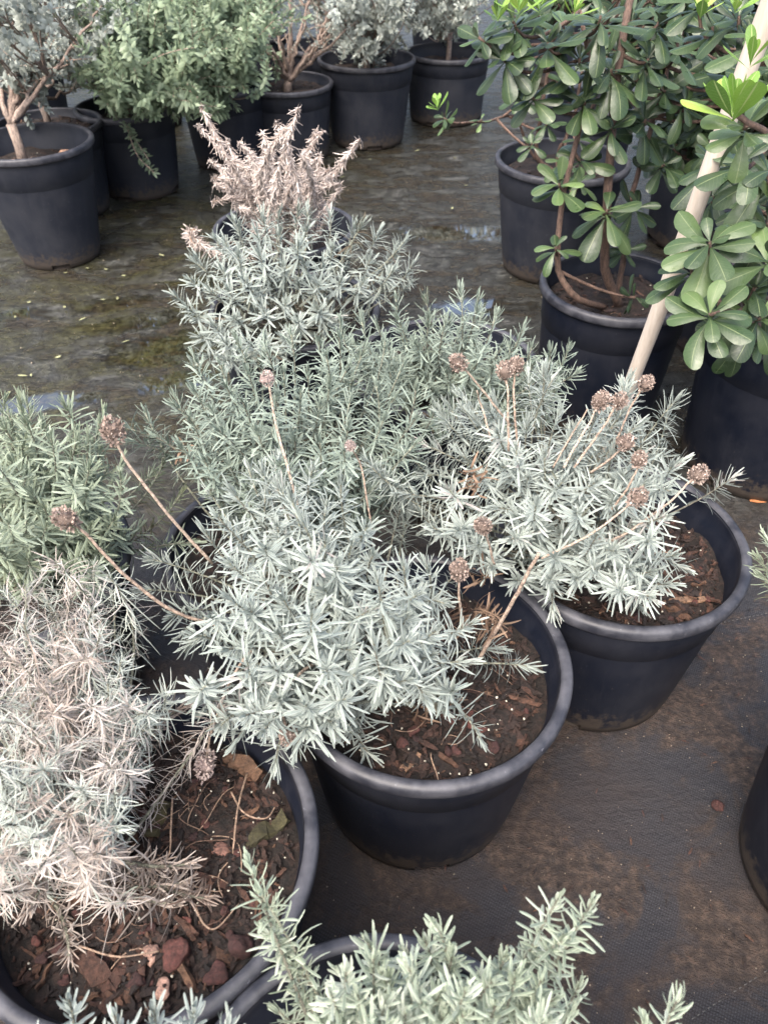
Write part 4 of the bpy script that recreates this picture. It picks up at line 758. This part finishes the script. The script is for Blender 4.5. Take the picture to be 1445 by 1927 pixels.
bigchip(240, 1680, .12, .016, .012, 8, M_bark, .8, 'long brown wood strip lying under the dry lavender branches')
bigchip(770, 1440, .04, .013, .009, 50, M_bark, 1, 'bright orange bark splinter by the front rim of the centre foreground pot', .055)
bigchip(1290, 1130, .06, .011, .006, 5, M_bark, 1, 'long pale pinkish wood splinter in the pot right of centre', .055)
bigchip(1270, 1150, .05, .014, .008, -45, M_bark, .8, 'split brown wood piece leaning at the front rim of the pot right of centre', .055)
for (px, py, r, v, lab) in [(333, 1795, .0145, .7, 'largest red lava stone, in the front half of the lower left pot'), (285, 1795, .010, 1, 'pinkish pale stone left of the largest lava stone'), (307, 1862, .0095, 1, 'pale pointed stone nearest the front rim of the lower left pot'), (410, 1835, .011, .5, 'dark red stone near the front right rim of the lower left pot'), (258, 1848, .010, .35, 'dark red stone beside the grey-brown bark strip'), (420, 1600, .011, .9, 'brick-red stone right of centre on the lower left soil'), (453, 1780, .013, .3, 'dull purple-brown stone by the shoot at the lower left pot front')]:
    V, F = stone(r, q, 14, 10); loose('lava_stone', V, F, M_lava, v, on_soil(px, py, .06, r * .5), lab, 'stone', None, True)
V, F = stone(.035, q, 16, 12); p = on_soil(112, 272, .0, 0); loose('soil_clod', V * [1.15, .9, .7], F, chipmat('clay', [(0, (.2, .11, .07)), (1, (.3, .18, .12))]), .5, (-1.045, 2.70, G + .065 - .075 + .018), 'orange-brown clod of earth beside the forked pale trunk', 'clod', None, True)
# curved dry twigs on D's soil
for pts, lab in (([(325, 1500), (322, 1560), (318, 1610), (290, 1640)], 'thin pale curved twig left of centre on the lower left soil'), ([(465, 1455), (448, 1520), (440, 1590), (438, 1610)], 'straight thin tan twig standing right of centre on the lower left soil'), ([(435, 1490), (460, 1530), (500, 1540), (520, 1515)], 'thin arched twig near the right wall of the lower left pot'), ([(365, 1700), (385, 1740), (410, 1745), (450, 1700)], 'pale kinked twig at the foot of the tall front shoot'), ([(150, 1780), (220, 1800), (300, 1790)], 'long dry brown root strand crossing the front soil'), ([(690, 1390), (660, 1400), (640, 1440)], None)):
    if not lab: continue
    P = spline([at(x, y, -.045 + .012 * math.sin(i * 1.4)) for i, (x, y) in enumerate(pts)], 20); c0 = P[0].copy(); b = Bag(); tube(b, P - c0, np.linspace(.0013, .0008, 20), 6, .8); o = b.build('twig', M_twig, loc=tuple(c0)); tag(o, lab, 'twig', 'dry twigs on the lower left soil')
# fallen leaves and grit on the ground
lf_m = {'y': leafmat('fallen_yellow_green_leaf', [(0, (.1, .1, .05)), (1, (.3, .31, .17))], trans=0), 'o': leafmat('fallen_orange_leaf', [(0, (.22, .08, .03)), (1, (.4, .17, .07))], trans=0)}
fl = [(168, 507), (60, 710), (20, 738), (52, 709), (120, 515), (150, 605), (105, 675), (122, 577), (197, 507), (245, 642), (60, 570), (190, 565), (222, 560), (640, 335), (780, 285), (700, 300), (855, 300), (880, 350), (690, 250), (230, 520), (30, 600), (850, 395), (300, 480)]
for i, (x, y) in enumerate(fl):
    p = at(x, y, -G); l_ = Leaves('oval', .2); a = q.uniform(0, 6.28); l_.add(np.array([0, 0, .003]), np.array([[math.cos(a), math.sin(a), .05]]), np.array([[0, 0, 1.]]), q.uniform(.014, .03), q.uniform(.006, .011), q.uniform(-.1, .2), q.rand())
    o = l_.build('fallen_leaf', lf_m['y'], None); o.location = (p[0], p[1], .001); tag(o, 'tiny yellow-green fallen leaf on the wet ground', 'fallen leaf', 'small fallen leaves on the wet ground')
p = at(1425, 945, -G); l_ = Leaves('oval', .25); l_.add(np.array([-.02, 0, .004]), np.array([[1, .2, .08]]), np.array([[0, 0, 1.]]), .055, .02, .15, .6); o = l_.build('fallen_leaf', lf_m['o'], None); o.location = (p[0], p[1], .001); tag(o, 'orange fallen leaf at the right edge below the glossy shrub pot', 'fallen leaf')
p = at(790, 1790, -G); l_ = Leaves('oval', .25); l_.add(np.array([-.01, 0, .004]), np.array([[1, .1, .08]]), np.array([[0, 0, 1.]]), .028, .008, .15, .5); o = l_.build('fallen_leaf', lf_m['o'], None); o.location = (p[0], p[1], .001); tag(o, 'small orange-brown leaf on the mat above the bottom pot', 'fallen leaf')
V, F = stone(.009, q, 12, 9); p = at(1348, 1520, -G); loose('lava_stone', V, F, M_lava, .45, (p[0], p[1], .006), 'lone dark red stone on the weed mat at the right', 'stone', None, True)
b = Bag()
for _ in range(900):
    if R_.rand() < .55: x, y = R_.uniform(-.1, .75), R_.uniform(.1, 1.0)
    else: x, y = R_.uniform(-1.6, .7), R_.uniform(.9, 3.6)
    v, f = stone(R_.uniform(.0006, .0016) * (1 if y < 1.2 else 1.8), R_, 5, 3); b.add(v + [x, y, .0015], f)
tag(b.build('ground_grit', mat('grit', .8, .3, (.2, .17, .13))), 'pale grit scattered over the wet weed mat', 'grit', kind='stuff')
b = Bag()
for _ in range(500):
    x, y = R_.uniform(-.5, .8), R_.uniform(.1, 1.3); L = R_.uniform(.004, .016); v, f = chip(L, L * .25, .0015, R_); b.add(v @ rotm(R_, .1).T + [x, y, .0025], f, R_.uniform(0, .8))
tag(b.build('ground_debris', M_bark, smooth=False), 'dark bark crumbs and mud bits on the weed mat', 'debris', kind='stuff')
